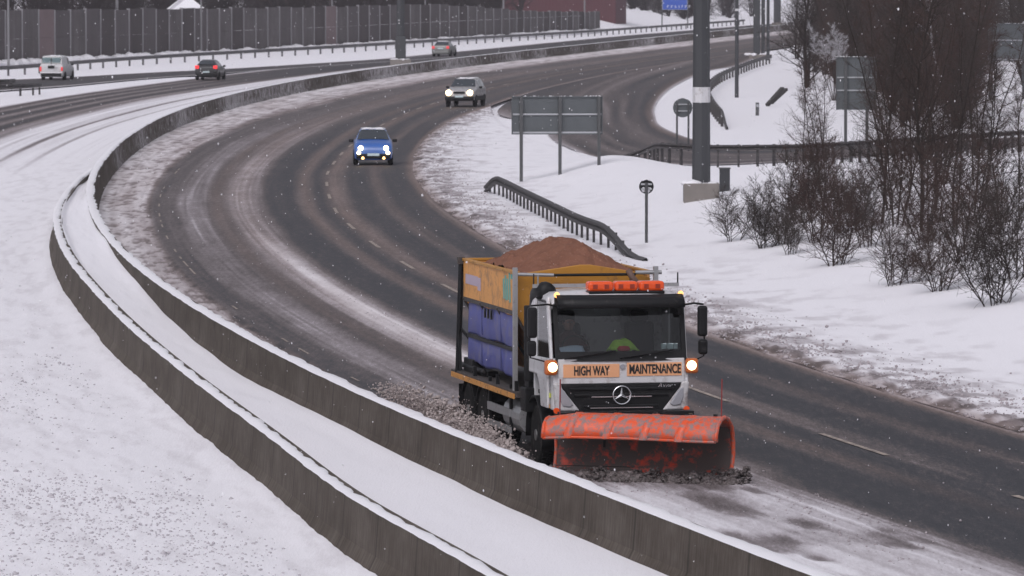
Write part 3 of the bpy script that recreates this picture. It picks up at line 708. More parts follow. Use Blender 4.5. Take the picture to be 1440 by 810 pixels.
# blue direction sign beyond the far guardrail
p = place(931, 37); bs = empty('direction_sign', p, 0, 'blue and white direction sign on two posts above the far snowy bank', 'road sign')
def rel(py): return CAM_H-(py-HORIZ)*p.y/FPX-p.z     # height above the sign's foot of a row of the photograph
m_ = p.y/FPX; zt, zb = rel(-22), rel(13); bw = 34*m_
Geo().box((m_+bw/2,.0,(zt+zb)/2), (bw,.05,zt-zb)).build('panel', pbr('sign_blue', (.025,.085,.42), .5, var=.15), bs, bevel=.01)
Geo().box((m_+bw/2,.04,(zt+zb)/2), (bw+.12,.03,zt-zb+.12)).build('border', M['sign_edge'], bs)
for x_ in (0, bw+2*m_): Geo().tube([(x_,.1,-.3),(x_,.1,zt+.2)], .085, 8).build('leg', M['steel'], bs)
lt = Geo(); random.seed(3)
for py_, n_, h_, x0_ in ((-14,4,5*m_,.2),(-3,5,5*m_,.25),(9,7,3.2*m_,.6)):
    z = rel(py_); x_ = m_+x0_
    for i in range(n_):
        w_ = random.uniform(2,3.6)*m_; lt.box((x_+w_*.25,-.03,z), (w_*.34,.008,h_)); lt.box((x_+w_/2,-.03,z+h_*.3*random.choice((-1,1))), (w_*.8,.009,h_*.25)); x_ += w_+random.uniform(1.2,2.6)*m_
lt.build('lettering', pbr('sign_white', (.6,.6,.65), .5), bs)
random.seed(11)

# cabinet, marker post and timbers lying in the snow
p = place(1019, 272); cb = empty('utility_cabinet', p, 0, 'small dark utility cabinet in the snow right of the banded mast', 'cabinet')
Geo().box((0,0,.38), (.34,.3,.86)).build('body', M['pole'], cb, bevel=.02); Geo().box((0,0,.83), (.38,.34,.05)).build('lid', M['steel'], cb)
p = place(1065, 161); mk = empty('marker_post', p, 0, 'stubby grey marker post on the snow inside the slip road', 'post')
Geo().box((0,0,.28), (.2,.16,.8)).build('post', M['steel'], mk, bevel=.02); Geo().box((0,-.09,.5), (.14,.02,.16)).build('plate', M['sign_edge'], mk)
for k_, (a_, c_, lab) in enumerate((((1079,149),(1101,124),'longer dark timber beam propped aslant in the snow'),((1085,146),(1106,126),'shorter dark timber beam propped just right of the longer one'))):
    A_, B_ = place(*a_), place(*c_); dd_ = B_-A_
    B_ = A_ + Vector((.98, 1.3, 1.0 if k_ == 0 else .82))
    mid = (A_+B_)/2; g_ = Geo(); g_.bar(A_-mid, B_-mid, .26-.08*k_, .16)
    tag(g_.build('timber_beam', M['wood'], loc=mid+Vector((0,0,.05))), lab, 'timber', 'timbers on the snow bank')

# ------------------------------------------------------------------ the gritting truck with its plough
YAW = R(11.5); TX, TY = 1.77, 92.1
truck = empty('gritting_truck', (TX, TY, 0), YAW, 'white cabbed gritting truck with yellow hopper and orange snow plough in front', 'truck')
def tw(p): return truck.matrix_basis @ Vector(p)
truck.matrix_basis                                     # local frame: +x image right, -y forward, z up
def text(body, size, m, parent, name, loc, rot=(math.pi/2,0,0), sx=1., bold=.0, align='CENTER', shear=0):
    cu = bpy.data.curves.new(name, 'FONT'); cu.body = body; cu.size = size; cu.align_x = align; cu.align_y = 'CENTER'; cu.extrude = .004; cu.offset = bold; cu.shear = shear
    to = bpy.data.objects.new(name, cu); me = bpy.data.meshes.new_from_object(to); me.transform(Matrix.Diagonal((sx,1,1,1))); me.name = name
    bpy.data.objects.remove(to); bpy.data.curves.remove(cu); me.materials.clear(); me.materials.append(m)
    o = link(name, me, parent, loc=loc); o.rotation_euler = rot; return o

# cab: shell built from its panels so that the glass opens onto a real interior
W = 1.13
cab = Geo()
cab.box((0,.05,1.62), (2*W-.06,.1,.36)); cab.box((0,.06,1.21), (2*W-.1,.08,.5))      # front below the windscreen
for s in (-1, 1):
    x = s*W
    cab.prism([(.06,1.0),(.0,1.45),(.03,1.84),(.26,1.84),(.26,1.0)], 'x', x-.05*s-.045, x-.05*s+.045)     # corner
    cab.prism([(.22,1.02),(.75,1.02),(.85,1.35),(1.05,1.52),(1.7,1.52),(1.7,1.8),(.12,1.84),(.22,1.5)], 'x', x-.05, x+.0)   # door below glass
    cab.prism([(1.22,1.78),(1.72,1.78),(1.72,2.8),(1.22,2.8)], 'x', x*.985-.05, x*.985)                   # rear quarter
    cab.prism([(.03,1.82),(.13,1.82),(.40,2.82),(.28,2.82)], 'x', x*.985-.055, x*.985)                    # A pillar
cab.box((0,1.72,1.95), (2*W-.08,.06,1.85))
cabo = cab.build('cab', M['white'], truck, bevel=.03, seg=3)
rf = Geo(); rf.rows([[(x*W*.97*(1-.0*y), y, z) for x, dz in ((-1,-.16),(-.985,-.07),(-.9,-.015),(-.5,.012),(0,.02),(.5,.012),(.9,-.015),(.985,-.07),(1,-.16)) for z in (zz+dz,)] for y, zz in ((.24,2.78),(.27,2.82),(.36,2.855),(.8,2.88),(1.5,2.88),(1.7,2.85),(1.74,2.78))])
rf.build('roof', M['white'], truck, smooth=True, solid=.02)
# windscreen with black surround
def wsp(x, z, o=0.): t = (z-1.82)/1.0; return (x, .015+.25*t-.02*(1-(x/W)**2)*2-o, z)
Geo().rows([[wsp(x, z) for x in np.linspace(-1.06,1.06,13)] for z in np.linspace(1.86,2.78,6)]).build('windscreen', M['glass'], truck, smooth=True, fix=False)
fr = Geo()
fr.rows([[wsp(x, z, .012) for x in np.linspace(-1.09,1.09,13)] for z in (1.79,1.86,1.95)])
fr.rows([[wsp(x, z, .012) for x in np.linspace(-1.06,1.06,13)] for z in (2.70,2.76,2.82)])
for s in (-1,1): fr.rows([[wsp(s*x, z, .012) for x in (1.09,1.05,1.015)] for z in np.linspace(1.95,2.70,5)])
fr.build('windscreen_surround', M['black'], truck, solid=.012)
vz = Geo(); vz.rows([[(x, .02+.1*abs(x)**3, 2.86), (x, -.13+.1*abs(x)**3, 2.78), (x, -.17+.1*abs(x)**3, 2.66)] for x in np.linspace(-1.05,1.05,15)])
vz.build('sun_visor', M['black'], truck, solid=.02, smooth=True)
for x0, x1 in ((-.95,-.1),(-.02,.85)):
    Geo().tube([(x0, -.05,1.84),((x0+x1)/2,-.06,1.9),(x1,-.05,1.96)], .014, 6).build('wiper', M['black_clean'], truck)
for s in (-1, 1):                                      # side glass and black frame
    Geo().prism([(.17,1.84),(1.2,1.8),(1.2,2.72),(.42,2.72)], 'x', s*W*.985-.028, s*W*.985-.022).build('side_window', M['glass'], truck)
    g_ = Geo(); pts = [(s*W*.99, y, z) for y, z in ((.16,1.83),(1.21,1.79),(1.21,2.73),(.41,2.73),(.16,1.83))]; g_.tube(pts, .018, 5, False); g_.build('window_seal', M['black_clean'], truck)
    Geo().box((s*(W+.012),1.3,1.66), (.03,.17,.05)).build('door_handle', M['black_clean'], truck, bevel=.01)
# front: sign board, grille, bumper corners, lamps
Geo().box((0,-.012,1.63), (2.1,.03,.40)).build('name_board', M['white'], truck, bevel=.012)
Geo().box((-.50,-.032,1.64), (.93,.012,.215)).build('orange_plate', M['orange_sign'], truck)
Geo().box((.545,-.032,1.655), (.91,.012,.215)).build('orange_plate', M['orange_sign'], truck)
text('HIGH WAY', .205, M['ink'], truck, 'lettering', (-.50,-.042,1.635), sx=.57, bold=.006)
text('MAINTENANCE', .205, M['ink'], truck, 'lettering', (.555,-.042,1.652), sx=.60, bold=.006)
Geo().lathe([(.042,0),(.042,.02),(.03,.03)][::-1], (.015,-.05,1.70), 'y', 14).build('bonnet_lock', M['lens'], truck)
Geo().prism([(-1.0,1.43),(1.0,1.43),(.98,1.36),(.66,.93),(-.66,.93),(-.98,1.36)], 'y', -.02, .04).build('grille', M['black'], truck, bevel=.02)
gs = Geo()
for z, w_ in ((1.34,.86),(1.24,.78),(1.06,.62)): gs.box((0,-.028,z), (2*w_,.03,.05))
gs.build('grille_slat', M['black_clean'], truck, bevel=.012)
gc = Geo()
for z, w_ in ((1.215,.5),(1.035,.52)): gc.box((0,-.046,z), (2*w_,.012,.016))
gc.build('grille_trim', M['chrome'], truck)
bd = Geo(); cz, cr_ = 1.24, .145
ring = [(math.cos(a)*cr_, -.062, cz+math.sin(a)*cr_) for a in np.linspace(0,2*math.pi,41)]; bd.tube(ring, .013, 8, False)
for a in (90,210,330):
    c_, s_ = math.cos(R(a)), math.sin(R(a)); n_ = (-s_, c_)
    bd.add([(n_[0]*.03,-.055,cz+n_[1]*.03),(c_*cr_,-.06,cz+s_*cr_),(0,-.085,cz),(-n_[0]*.03,-.055,cz-n_[1]*.03)],[(0,1,2),(2,1,3)])
bd.build('badge', M['chrome'], truck, fix=False)
text('Axor', .10, M['chrome'], truck, 'lettering', (.72,-.03,1.385), sx=1.15, shear=.3)
for s in (-1, 1):
    cp = Geo(); cp.prism([(s*1.13,1.45),(s*1.0,1.45),(s*.985,1.36),(s*.68,.98),(s*1.09,.99)][::s], 'y', -.05, .09); cp.build('bumper_corner', M['white_dirty'], truck, bevel=.035, seg=3)
    hl = Geo(); hl.prism([(s*1.03,1.36),(s*.955,1.33),(s*.80,1.09),(s*.86,1.05),(s*.985,1.07),(s*1.03,1.2)][::s], 'y', -.07, -.03); hl.build('headlight', M['lens'], truck, bevel=.03, seg=3)
    Geo().box((s*1.17,-.02,1.70), (.21,.16,.25)).build('lamp_housing', M['lamp_housing'], truck, bevel=.05, seg=3)
    wl = Geo().lathe([(.02,-.03),(.06,-.022),(.078,0),(.078,.03)], (s*1.155,-.10,1.71), 'y', 20).build('work_lamp', M['lamp_on'], truck, smooth=True)
    Geo().tube([(s*1.0,.05,1.62),(s*1.12,.02,1.62)], .025, 6).build('lamp_bracket', M['black_clean'], truck)
    Geo().tube([(s*1.03,.2,2.86),(s*1.03,.16,2.87)], .045, 10).build('roof_marker', M['lamp_amber'], truck)
    Geo().tube([(s*1.08,-.02,1.0),(s*1.08,-.06,1.0)], .05, 10).build('indicator', M['beacon'], truck)
Geo().box((0,.12,.78), (2.1,.5,.42)).build('bumper', M['black'], truck, bevel=.05)
# beacon bar and roof furniture
Geo().box((.17,.46,2.885), (1.26,.3,.05)).build('beacon_base', M['black_clean'], truck, bevel=.015)
for x_, w_ in ((-.26,.42),(.165,.38),(.59,.42)):
    bl = Geo().box((x_,.46,2.985), (w_,.29,.16)).build('beacon_lens', M['beacon'], truck, bevel=.05, seg=3)
    for q_ in (-.1,.09): Geo().box((x_+q_,.31,2.985), (.075,.012,.07)).build('reflector', M['beacon_dark'], bl)
Geo().box((0,1.15,2.96), (2.45,.05,.06)).build('roof_bar', M['alloy'], truck)
for s in (-1,1): Geo().tube([(s*1.21,1.15,2.96),(s*1.21,1.15,3.16)], .012, 6).build('bar_upright', M['black_clean'], truck)
sn = Geo(); sn.tube([(-1.05,1.72,2.3),(-1.05,1.7,2.6),(-1.04,1.5,2.8),(-1.02,1.15,2.87),(-1.0,1.0,2.87),(-1.0,.97,2.87)], [.10,.12,.16,.165,.14,.06], 14); sn.build('air_intake', M['black'], truck, smooth=True)
# mirrors
for s in (-1, 1):
    y0 = .0 if s > 0 else .12; k0 = 0 if s > 0 else -.13
    a_ = Geo(); a_.tube([(s*1.04,.14,2.68),(s*1.2,y0-.04,2.72),(s*1.36+k0,y0-.06,2.70)], .017, 6); a_.tube([(s*1.06,.06,1.83),(s*1.2,y0-.04,1.78),(s*1.36+k0,y0-.06,1.86),(s*1.39+k0,y0-.06,2.66)], .015, 6)
    a_.build('mirror_arm', M['black_clean'], truck)
    Geo().box((s*1.335+k0,y0-.08,2.43), (.16,.13,.50)).build('mirror', M['black'], truck, bevel=.045, seg=3)
    Geo().box((s*1.345+k0,y0-.08,2.01), (.15,.13,.25)).build('mirror', M['black'], truck, bevel=.045, seg=3)
Geo().box((1.0,.08,2.60), (.1,.09,.15)).build('kerb_mirror', M['black'], truck, bevel=.03)
# door markings
dm = [(-W-.004,.42,1.66,.10,.07,'red_mark'),(-W-.004,.62,1.68,.10,.16,'teal_mark')]
Geo().box((-W-.006,.42,1.65), (.008,.12,.06), Matrix.Rotation(.5,3,'X')).build('door_mark', M['red_cloth'], truck)
Geo().box((-W-.006,.25,1.62), (.008,.16,.05), Matrix.Rotation(-.9,3,'X')).build('door_mark', M['teal'], truck)
Geo().box((-W-.006,.34,1.40), (.008,.26,.07)).build('door_mark', M['lens'], truck)
Geo().box((-W-.008,.42,1.235), (.01,.5,.075)).build('reflector_strip', M['hivis_strip'], truck)
Geo().box((-W-.008,.42,1.055), (.01,.42,.06)).build('reflector_strip', M['orange_strip'], truck)
# cab interior
Geo().box((0,.9,1.2), (2*W-.2,1.5,.06)).build('cab_floor', M['interior'], truck)
ds = Geo(); ds.prism([(.12,1.55),(.10,1.88),(.2,1.93),(.42,1.92),(.55,1.75),(.55,1.5)], 'x', -1.02, 1.02); ds.build('dashboard', M['interior'], truck, bevel=.03)
for x_ in (-.62, .62):
    st_ = Geo(); st_.box((x_,1.15,1.5), (.52,.5,.16)); st_.box((x_,1.42,1.95), (.5,.14,.78)); st_.build('seat', M['seat'], truck, bevel=.06, seg=3)
    Geo().box((x_,1.40,2.44), (.30,.11,.20)).build('headrest', M['seat'], truck, bevel=.05, seg=3)
Geo().box((.40,1.55,2.42), (.13,.05,.42)).build('window_light_panel', M['window_light'], truck, bevel=.02)  # added pale slab imitating light from a rear window, which is not modelled
sw = Geo(); ctr = Vector((-.62,.62,1.98)); 
sw.tube([ctr+Vector((math.cos(a)*.22, math.sin(a)*.22*.55, math.sin(a)*.22*.83)) for a in np.linspace(0,2*math.pi,29)], .015, 6, False); sw.tube([ctr, ctr+Vector((0,.0,-.3))], .03, 6); sw.bar(ctr+Vector((-.21,0,0)), ctr+Vector((.21,0,0)), .03); sw.build('steering_wheel', M['black_clean'], truck)
for x_, w_ in ((.72,.09),(.83,.11),(.925,.06)): Geo().box((x_, wsp(x_,2.02)[1]+.012, 2.02), (w_,.004,.09)).build('sticker', M['sticker'], truck)

# chassis, wheels, mudguards
ch = Geo()
for s in (-1,1): ch.box((s*.42,4.2,.92), (.09,7.4,.24))
for y_ in (1.0,3.2,5.0,6.9): ch.box((0,y_,.92), (.9,.12,.16))
ch.build('chassis', M['black'], truck)
def wheel(x, y, r=.5, w=.29, dual=False):
    o = x/abs(x); root = Geo().lathe([(r*.62,-w/2),(r*.9,-w/2),(r*.98,-w*.42),(r,-w*.3),(r,w*.3),(r*.98,w*.42),(r*.9,w/2),(r*.62,w/2)], (0,0,0), 'x', 32).build('tyre', M['tyre'], truck, loc=(x,y,r), smooth=False)
    tr = Geo()
    for k_ in range(40):
        a_ = 2*math.pi*k_/40
        for q_ in (-.3,0,.3): tr.box((q_*w, math.cos(a_)*r, math.sin(a_)*r), (w*.24,.04,.04), Matrix.Rotation(a_,3,'X'))
    tr.build('tread', M['tyre'], root)
    Geo().lathe([(r*.3,-.0),(r*.55,o*w*.1),(r*.62,o*w*.45),(r*.6,o*w*.5),(r*.2,o*w*.2),(r*.18,o*w*.55),(.02,o*w*.58)], (0,0,0), 'x', 24).build('rim', M['rim'], root)
for s in (-1,1):
    wheel(s*.98, 1.35); 
    for y_ in (5.55,6.85): wheel(s*1.04, y_); wheel(s*.72, y_)
    ar = Geo(); ar.rows([[(s*(x_), 1.35+math.cos(a_)*.64, .5+math.sin(a_)*.64) for x_ in (.80,1.15,1.17)] for a_ in np.linspace(-.1,math.pi+.35,16)]); ar.build('mudguard', M['black'], truck, solid=.03, smooth=True)
    for y_ in (5.55,6.85):
        ar = Geo(); ar.rows([[(s*x_, y_+math.cos(a_)*.6, .5+math.sin(a_)*.56) for x_ in (.6,1.2)] for a_ in np.linspace(.5,math.pi-.5,9)]); ar.build('mudguard', M['black'], truck, solid=.02)
    Geo().box((s*.95,7.65,.55), (.5,.02,.7)).build('mud_flap', M['black'], truck)
    Geo().box((s*1.19,4.1,.72), (.04,1.9,.13)).build('side_guard', M['alloy'], truck)
    Geo().box((s*1.19,4.1,.44), (.04,1.9,.10)).build('side_guard', M['alloy'], truck)
    for y_ in (3.2,5.0): Geo().box((s*1.17,y_,.78), (.05,.08,.85)).build('guard_bracket', M['black'], truck)
Geo().tube([(-.88,2.5,.68),(-.88,3.9,.68)], .3, 18).build('fuel_tank', M['alloy'], truck)
Geo().box((.88,3.2,.66), (.5,.9,.5)).build('battery_box', M['black'], truck, bevel=.03)
Geo().tube([(-.92,.9,.5),(.92,.9+.45,.5)], .001, 4) if False else None
Geo().tube([(-.9,1.35,.5),(.9,1.35,.5)], .08, 8).build('axle', M['black'], truck)
for y_ in (5.55,6.85): Geo().tube([(-.9,y_,.5),(.9,y_,.5)], .11, 8).build('axle', M['black'], truck)
# exhaust stack and filter behind the cab
ex = Geo(); ex.box((-1.0,2.02,1.6), (.3,.34,1.5)); ex.tube([(-1.14,1.86,1.35),(-1.14,1.86,2.6)], .09, 10); ex.box((-1.1,1.9,1.05), (.28,.4,.4)); ex.build('exhaust_stack', M['black'], truck, bevel=.02)
# deck
Geo().box((0,5.25,1.08), (2.5,5.7,.10)).build('deck', M['deck'], truck, bevel=.01)
for s in (-1,1): Geo().box((s*1.262,5.25,1.05), (.022,5.5,.085)).build('edge_strip', M['orange_strip'], truck)
dr = Geo(); dr.box((-.95,7.2,1.25), (.35,.8,.24)); dr.box((-.95,6.3,1.18), (.2,.9,.1)); dr.tube([(-1.1,5.9,1.22),(-1.1,7.9,1.22)], .05, 8); dr.build('deck_gear', M['black'], truck, bevel=.02)
for y_ in (2.6,4.2,6.2): Geo().box((-1.2,y_,1.2), (.06,.06,.2)).build('stake', M['black'], truck)
# hopper: yellow upper walls, tapering lower body, gable-topped front plate
hy0, hy1, hx, ht = 2.9, 7.55, 1.14, 3.08
hp = Geo()
for s in (-1,1):
    hp.prism([(s*hx,ht),(s*hx,2.42),(s*.5,1.35),(s*.46,1.37),(s*(hx-.05),2.44),(s*(hx-.05),ht)][::s], 'y', hy0, hy1)
hp.prism([(-hx,2.42),(-hx,ht),(hx,ht),(hx,2.42),(.5,1.35),(-.5,1.35)], 'y', hy1-.05, hy1)
hp.box((0,(hy0+hy1)/2,1.35), (1.0,hy1-hy0,.06)); 
hpo = hp.build('hopper', M['yellow'], truck, bevel=.012)
fp = Geo(); fp.prism([(-hx,2.42),(-hx,ht-.02),(-.06,ht+.13),(.12,ht+.13),(hx*.8,ht),(hx,ht-.1),(hx,2.42),(.5,1.35),(-.5,1.35)], 'y', hy0-.03, hy0+.03); fp.build('front_plate', M['yellow_dark'], truck, bevel=.012)
rm_ = Geo()
for s in (-1,1): rm_.box((s*(hx-.02),(hy0+hy1)/2,ht+.0), (.09,hy1-hy0,.05))
rm_.box((0,hy1-.02,ht), (2*hx,.09,.05)); rm_.build('hopper_rim', M['yellow_dark'], truck, bevel=.01)
rb = Geo()
for s in (-1,1):
    for y_ in np.linspace(hy0+.1, hy1-.1, 4): rb.bar((s*(hx+.005),y_,2.41), (s*.52,y_,1.36), .06)
    rb.box((s*(hx-.03),(hy0+hy1)/2,2.40), (.08,hy1-hy0-.1,.07))
rb.build('hopper_rib', M['deck'], truck)
# painted marks on the hopper's side
tm = Geo()
for k_, (y_, h_) in enumerate(((3.95,.34),(3.78,.42),(3.62,.36),(3.45,.5))): tm.box((-hx-.004,y_,2.68+h_/4), (.006,.10,h_), Matrix.Rotation(-.12,3,'X'))
tm.box((-hx-.004,3.3,3.0), (.006,.12,.08)); tm.build('teal_emblem', M['teal'], truck)
lm = Geo(); lm.box((-hx-.004,6.75,2.76), (.006,1.1,.17)); lm.box((-hx-.004,6.1,2.72), (.006,.25,.22)); lm.build('faded_mark', M['lilac'], truck)
# blue side sheets hanging below the hopper
for zt, zb, wv in ((2.36,1.80,0),(1.76,1.32,1)):
    sh = []
    for z_, o_ in ((zt,.02),(zt-.03,.0),((zt+zb)/2,.0),(zb+.04,.004),(zb,.02)):
        sh.append([(-1.10+o_+.008*math.sin(y_*3.1+wv+z_*4)+.012*math.sin(y_*9.7+z_*6+wv*2)*math.sin(y_*1.7+1), y_, z_+.02*math.sin(y_*3)) for y_ in np.linspace(3.15,7.25,46)])
    bt = Geo().rows(sh).build('blue_sheet', M['blue_tarp'], truck, smooth=True, solid=.015)
    for y_ in (4.35,6.0): Geo().box((-1.11,y_,(zt+zb)/2), (.02,.02,(zt-zb)*.8)).build('seam', pbr('blue_seam%d%d' % (wv, int(y_)), (.05,.055,.16), .7), bt)
for y_ in (5.55,5.0,5.28): Geo().box((-1.15,y_,2.26), (.03,.06,.16)).build('latch', M['black_clean'], truck)
Geo().box((-1.12,5.2,1.78), (.03,4.1,.06)).build('strap', M['black'], truck)
mo = Geo().box((-.2,3.05,1.8), (1.3,.25,.9)).build('spreader_motor', M['black'], truck, bevel=.03)
# frame posts and rails round the hopper
for s in (-1,1):
    Geo().box((s*1.2,2.72,2.13), (.075,.075,2.1)).build('frame_post', M['alloy'], truck)
Geo().tube([(-1.2,2.72,3.07),(-.55,2.7,3.05)], .03, 8).build('frame_rail', M['alloy'], truck)
Geo().tube([(-.55,2.7,3.05),(.85,2.7,3.05)], .024, 8).build('frame_rail', M['black'], truck)
Geo().tube([(.85,2.72,3.08),(1.3,2.72,3.08)], .035, 8).build('frame_rail', M['alloy'], truck)
Geo().tube([(-.82,2.68,3.05),(-.82,2.68,2.72)], .014, 6).build('hanger', M['alloy'], truck)
hz = Geo(); hz.tube([(.72,2.66,3.12),(.76,2.6,3.02),(.86,2.6,2.9),(1.0,2.62,2.75),(1.05,2.62,2.3)], .055, 8); hz.build('hose', pbr('brown_hose', (.12,.07,.055), .7), truck, smooth=True)
Geo().tube([(.76,2.68,3.12),(.76,2.68,2.86)], .018, 6).build('hanger', M['black_clean'], truck)
rp = Geo(); rp.bar((-1.22,7.62,1.1), (-1.17,7.56,3.1), .07); rp.bar((-1.2,7.45,1.15), (-1.2,7.62,1.95), .04); Geo().bar((1.22,7.62,1.1), (1.17,7.56,3.1), .07).build('rear_post', M['black'], truck); rp.bar((-1.2,7.62,1.9),(-.9,7.3,1.5),.04); rp.build('rear_post', M['black'], truck)
cr = Geo(); cr.box((-1.18,7.57,3.06), (.12,.12,.12)); cr.build('rear_post_cap', M['deck'], truck)

# plough: curved blade with a deep rolled hood, cheeks, ribs, edge and mounting
px0, px1 = -1.66, 1.27; PY = -1.75                      # blade stands ahead of the cab, swung to the left
PLR = R(-28)
pl = empty('plough', (0,0,0)); pl.parent = truck; pl.location = (.13, PY, .03); pl.rotation_euler = (0,0,PLR)
def blade(x):
    g_ = 1+.42*float(ss(-.5,1.27,x)); l = .10*float(ss(-1.15,-1.68,x)) if x < -1.15 else 0.
    l = .10*max(0., min(1., (-1.15-x)/.53))
    pr = [(.0,.04),(.14,.2),(.2,.42),(.19,.66),(.12,.85),(-.03,.98),(-.2,1.03),(-.37,1.01),(-.5,.93),(-.57,.81),(-.585,.68)]
    return [(.2-(.2-a_)*g_, z_-l*max(0,z_-.5)*1.4) for a_, z_ in pr]
xs_ = np.linspace(px0, px1, 50)
Geo().rows([[(x,)+p for p in blade(x)[:5]] for x in xs_]).build('blade', M['orange_in'], pl, smooth=True, solid=.03)
hd = Geo().rows([[(x,)+p for p in blade(x)[4:]] for x in xs_]).build('hood', M['orange'], pl, smooth=True, solid=.03)
for x in (-1.15,-.52,.12,.74):                           # raised ribs rolled over the hood, each sweeping sideways as it comes down
    r_ = Geo(); rows = []
    for i_, p_ in enumerate(blade(x)[4:]):
        sw_ = -.10*max(0, i_-3)/3.; n_a = (i_-1)/5.*math.pi/2+.4
        rows.append([(x+a_+sw_, p_[0]-math.sin(n_a)*o1, p_[1]+math.cos(n_a)*o1) for a_, o1 in ((-.075,.0),(-.055,.034),(.055,.034),(.075,.0))])
    r_.rows(rows).build('hood_rib', M['orange'], hd, smooth=True)
Geo().tube([(x,)+blade(x)[-1] for x in xs_], .024, 8).build('hood_lip', M['orange'], hd, smooth=True)
Geo().tube([(px1,)+p for p in blade(px1)], .036, 8).build('end_rim', M['orange'], pl, smooth=True)
Geo().tube([(px0,)+p for p in blade(px0)], .03, 8).build('end_rim', M['orange'], pl, smooth=True)
ce = Geo(); ce.prism([(.0,.0),(.03,.0),(.12,.17),(.09,.17)], 'x', px0, px1); ce.build('cutting_edge', M['black'], pl)
for x in (-1.2,-.55,.1,.70,1.12): Geo().box((x,blade(x)[6][0]+.02,1.06), (.06,.06,.035)).build('bolt', M['black_clean'], hd)
mt_ = Geo(); mt_.box((0,.42,.6), (2.4,.1,.14)); mt_.build('blade_beam', M['black'], pl)
mf_ = Geo(); mf_.box((0,-.45,.72), (1.9,.18,.36)); mf_.bar((-.5,-1.2,.55), (-.45,.4,.65), .12); mf_.bar((.5,-1.2,.55), (.45,.4,.65), .12); mf_.box((0,-.35,.97), (2.2,.3,.06)); mf_.build('mounting_frame', M['black'], truck)
for x, y_, z0, z1 in ((px1-.12,-.1,1.0,1.62),(px0+.1,.05,.85,1.55)): Geo().tube([(x,y_,z0),(x+.01,y_,z1)], .012, 6).build('marker_rod', M['rod'], pl)

# salt heap in the hopper (rests in it: a thing of its own)
ns, nl = 90, 150
yy = np.linspace(hy0+.05, hy1-.08, nl); xx = np.linspace(-hx+.06, hx-.06, ns); YY, XX = np.meshgrid(yy, xx, indexing='ij')
ridge = .56*np.exp(-((YY-4.5)/1.2)**2)+.15*np.exp(-((YY-3.5)/.55)**2)+.26*np.exp(-((YY-6.1)/.9)**2)
HZ = 2.99+ridge*np.clip((1-np.abs(XX+.05)/1.2)*1.22,0,1)**.95 + .20*(fbm(XX*2.2,YY*2.2,131)-.5)+.11*(fbm(XX*7,YY*7,132)-.5) - .12*ss(6.6,7.4,YY)
heap = gridmesh('salt_heap', np.stack([XX, YY, HZ], -1), None, M['salt'], kind=None)
heap.location = (TX, TY, 0); heap.rotation_euler = (0,0,YAW); tag(heap, 'reddish brown heap of road salt piled above the yellow hopper', 'road salt')

# things lying on the dashboard, and the driver
def on_truck(o): o.location = tw(o.location); o.rotation_euler.z += YAW; return o
jb = [(random.gauss(0,.16), random.gauss(0,.05), abs(random.gauss(.06,.07))) for _ in range(60)]
gj = Geo(); rows = []
for i in range(15):
    u = i/14; rows.append([((u-.5)*.50+.02*math.sin(w_*9), (w_-.5)*.22, .02+.19*math.sin(math.pi*u)**.8*math.sin(math.pi*w_)**.7+.02*math.sin(u*17+w_*7)) for w_ in np.linspace(0,1,11)])
jk = gj.rows(rows).build('jacket', M['hivis'], smooth=True, solid=.012, loc=(.10,.33,1.92)); tag(on_truck(jk), 'crumpled yellow green hi-vis jacket lying on the truck dashboard', 'jacket')
bg_ = Geo(); bg_.rows([[(math.cos(a_)*r_*1.1, math.sin(a_)*r_*.5, z_) for a_ in np.linspace(0,2*math.pi,13)] for r_, z_ in ((.02,.0),(.09,.01),(.10,.05),(.07,.085),(.01,.09))])
bo_ = bg_.build('pouch', M['red_cloth'], smooth=True, loc=(.08,.165,1.935)); tag(on_truck(bo_), 'small red pouch in front of the hi-vis jacket behind the windscreen', 'pouch')
pp = Geo(); pp.rows([[(x_, y_+.02*x_, .012+.03*math.sin(x_*8+1)*y_*4+y_*.35) for x_ in np.linspace(-.2,.2,9)] for y_ in np.linspace(0,.2,5)])
po_ = pp.build('paper_sheet', M['paper'], smooth=True, solid=.006, loc=(-.76,.17,1.925)); tag(on_truck(po_), 'pale blue paper lying on the dashboard in front of the driver', 'paper')

def skin_body(name, joints, edges, radii, m, sub=1):
    me = bpy.data.meshes.new(name); me.from_pydata(joints, edges, []); o = bpy.data.objects.new(name, me); COL.objects.link(o)
    mo_ = o.modifiers.new('skin', 'SKIN'); mo_.use_smooth_shade = True
    for i, r_ in enumerate(radii): me.skin_vertices[0].data[i].radius = r_ if isinstance(r_, tuple) else (r_, r_); me.skin_vertices[0].data[i].use_root = (i == 0)
    s_ = o.modifiers.new('sub', 'SUBSURF'); s_.levels = sub; s_.render_levels = sub; me.materials.append(m); return o
J = []; E_ = []; RA = []
def jn(p, r_, par=None):
    J.append(p); RA.append(r_)
    if par is not None: E_.append((par, len(J)-1))
    return len(J)-1
pel = jn((0,0,0), (.17,.13)); ch_ = jn((0,.05,.28), (.18,.13), pel); ub = jn((0,.03,.46), (.17,.11), ch_); nk = jn((0,.0,.58), .06, ub); hd1 = jn((0,-.02,.68), (.08,.095), nk); hd2 = jn((0,-.03,.79), (.075,.09), hd1)
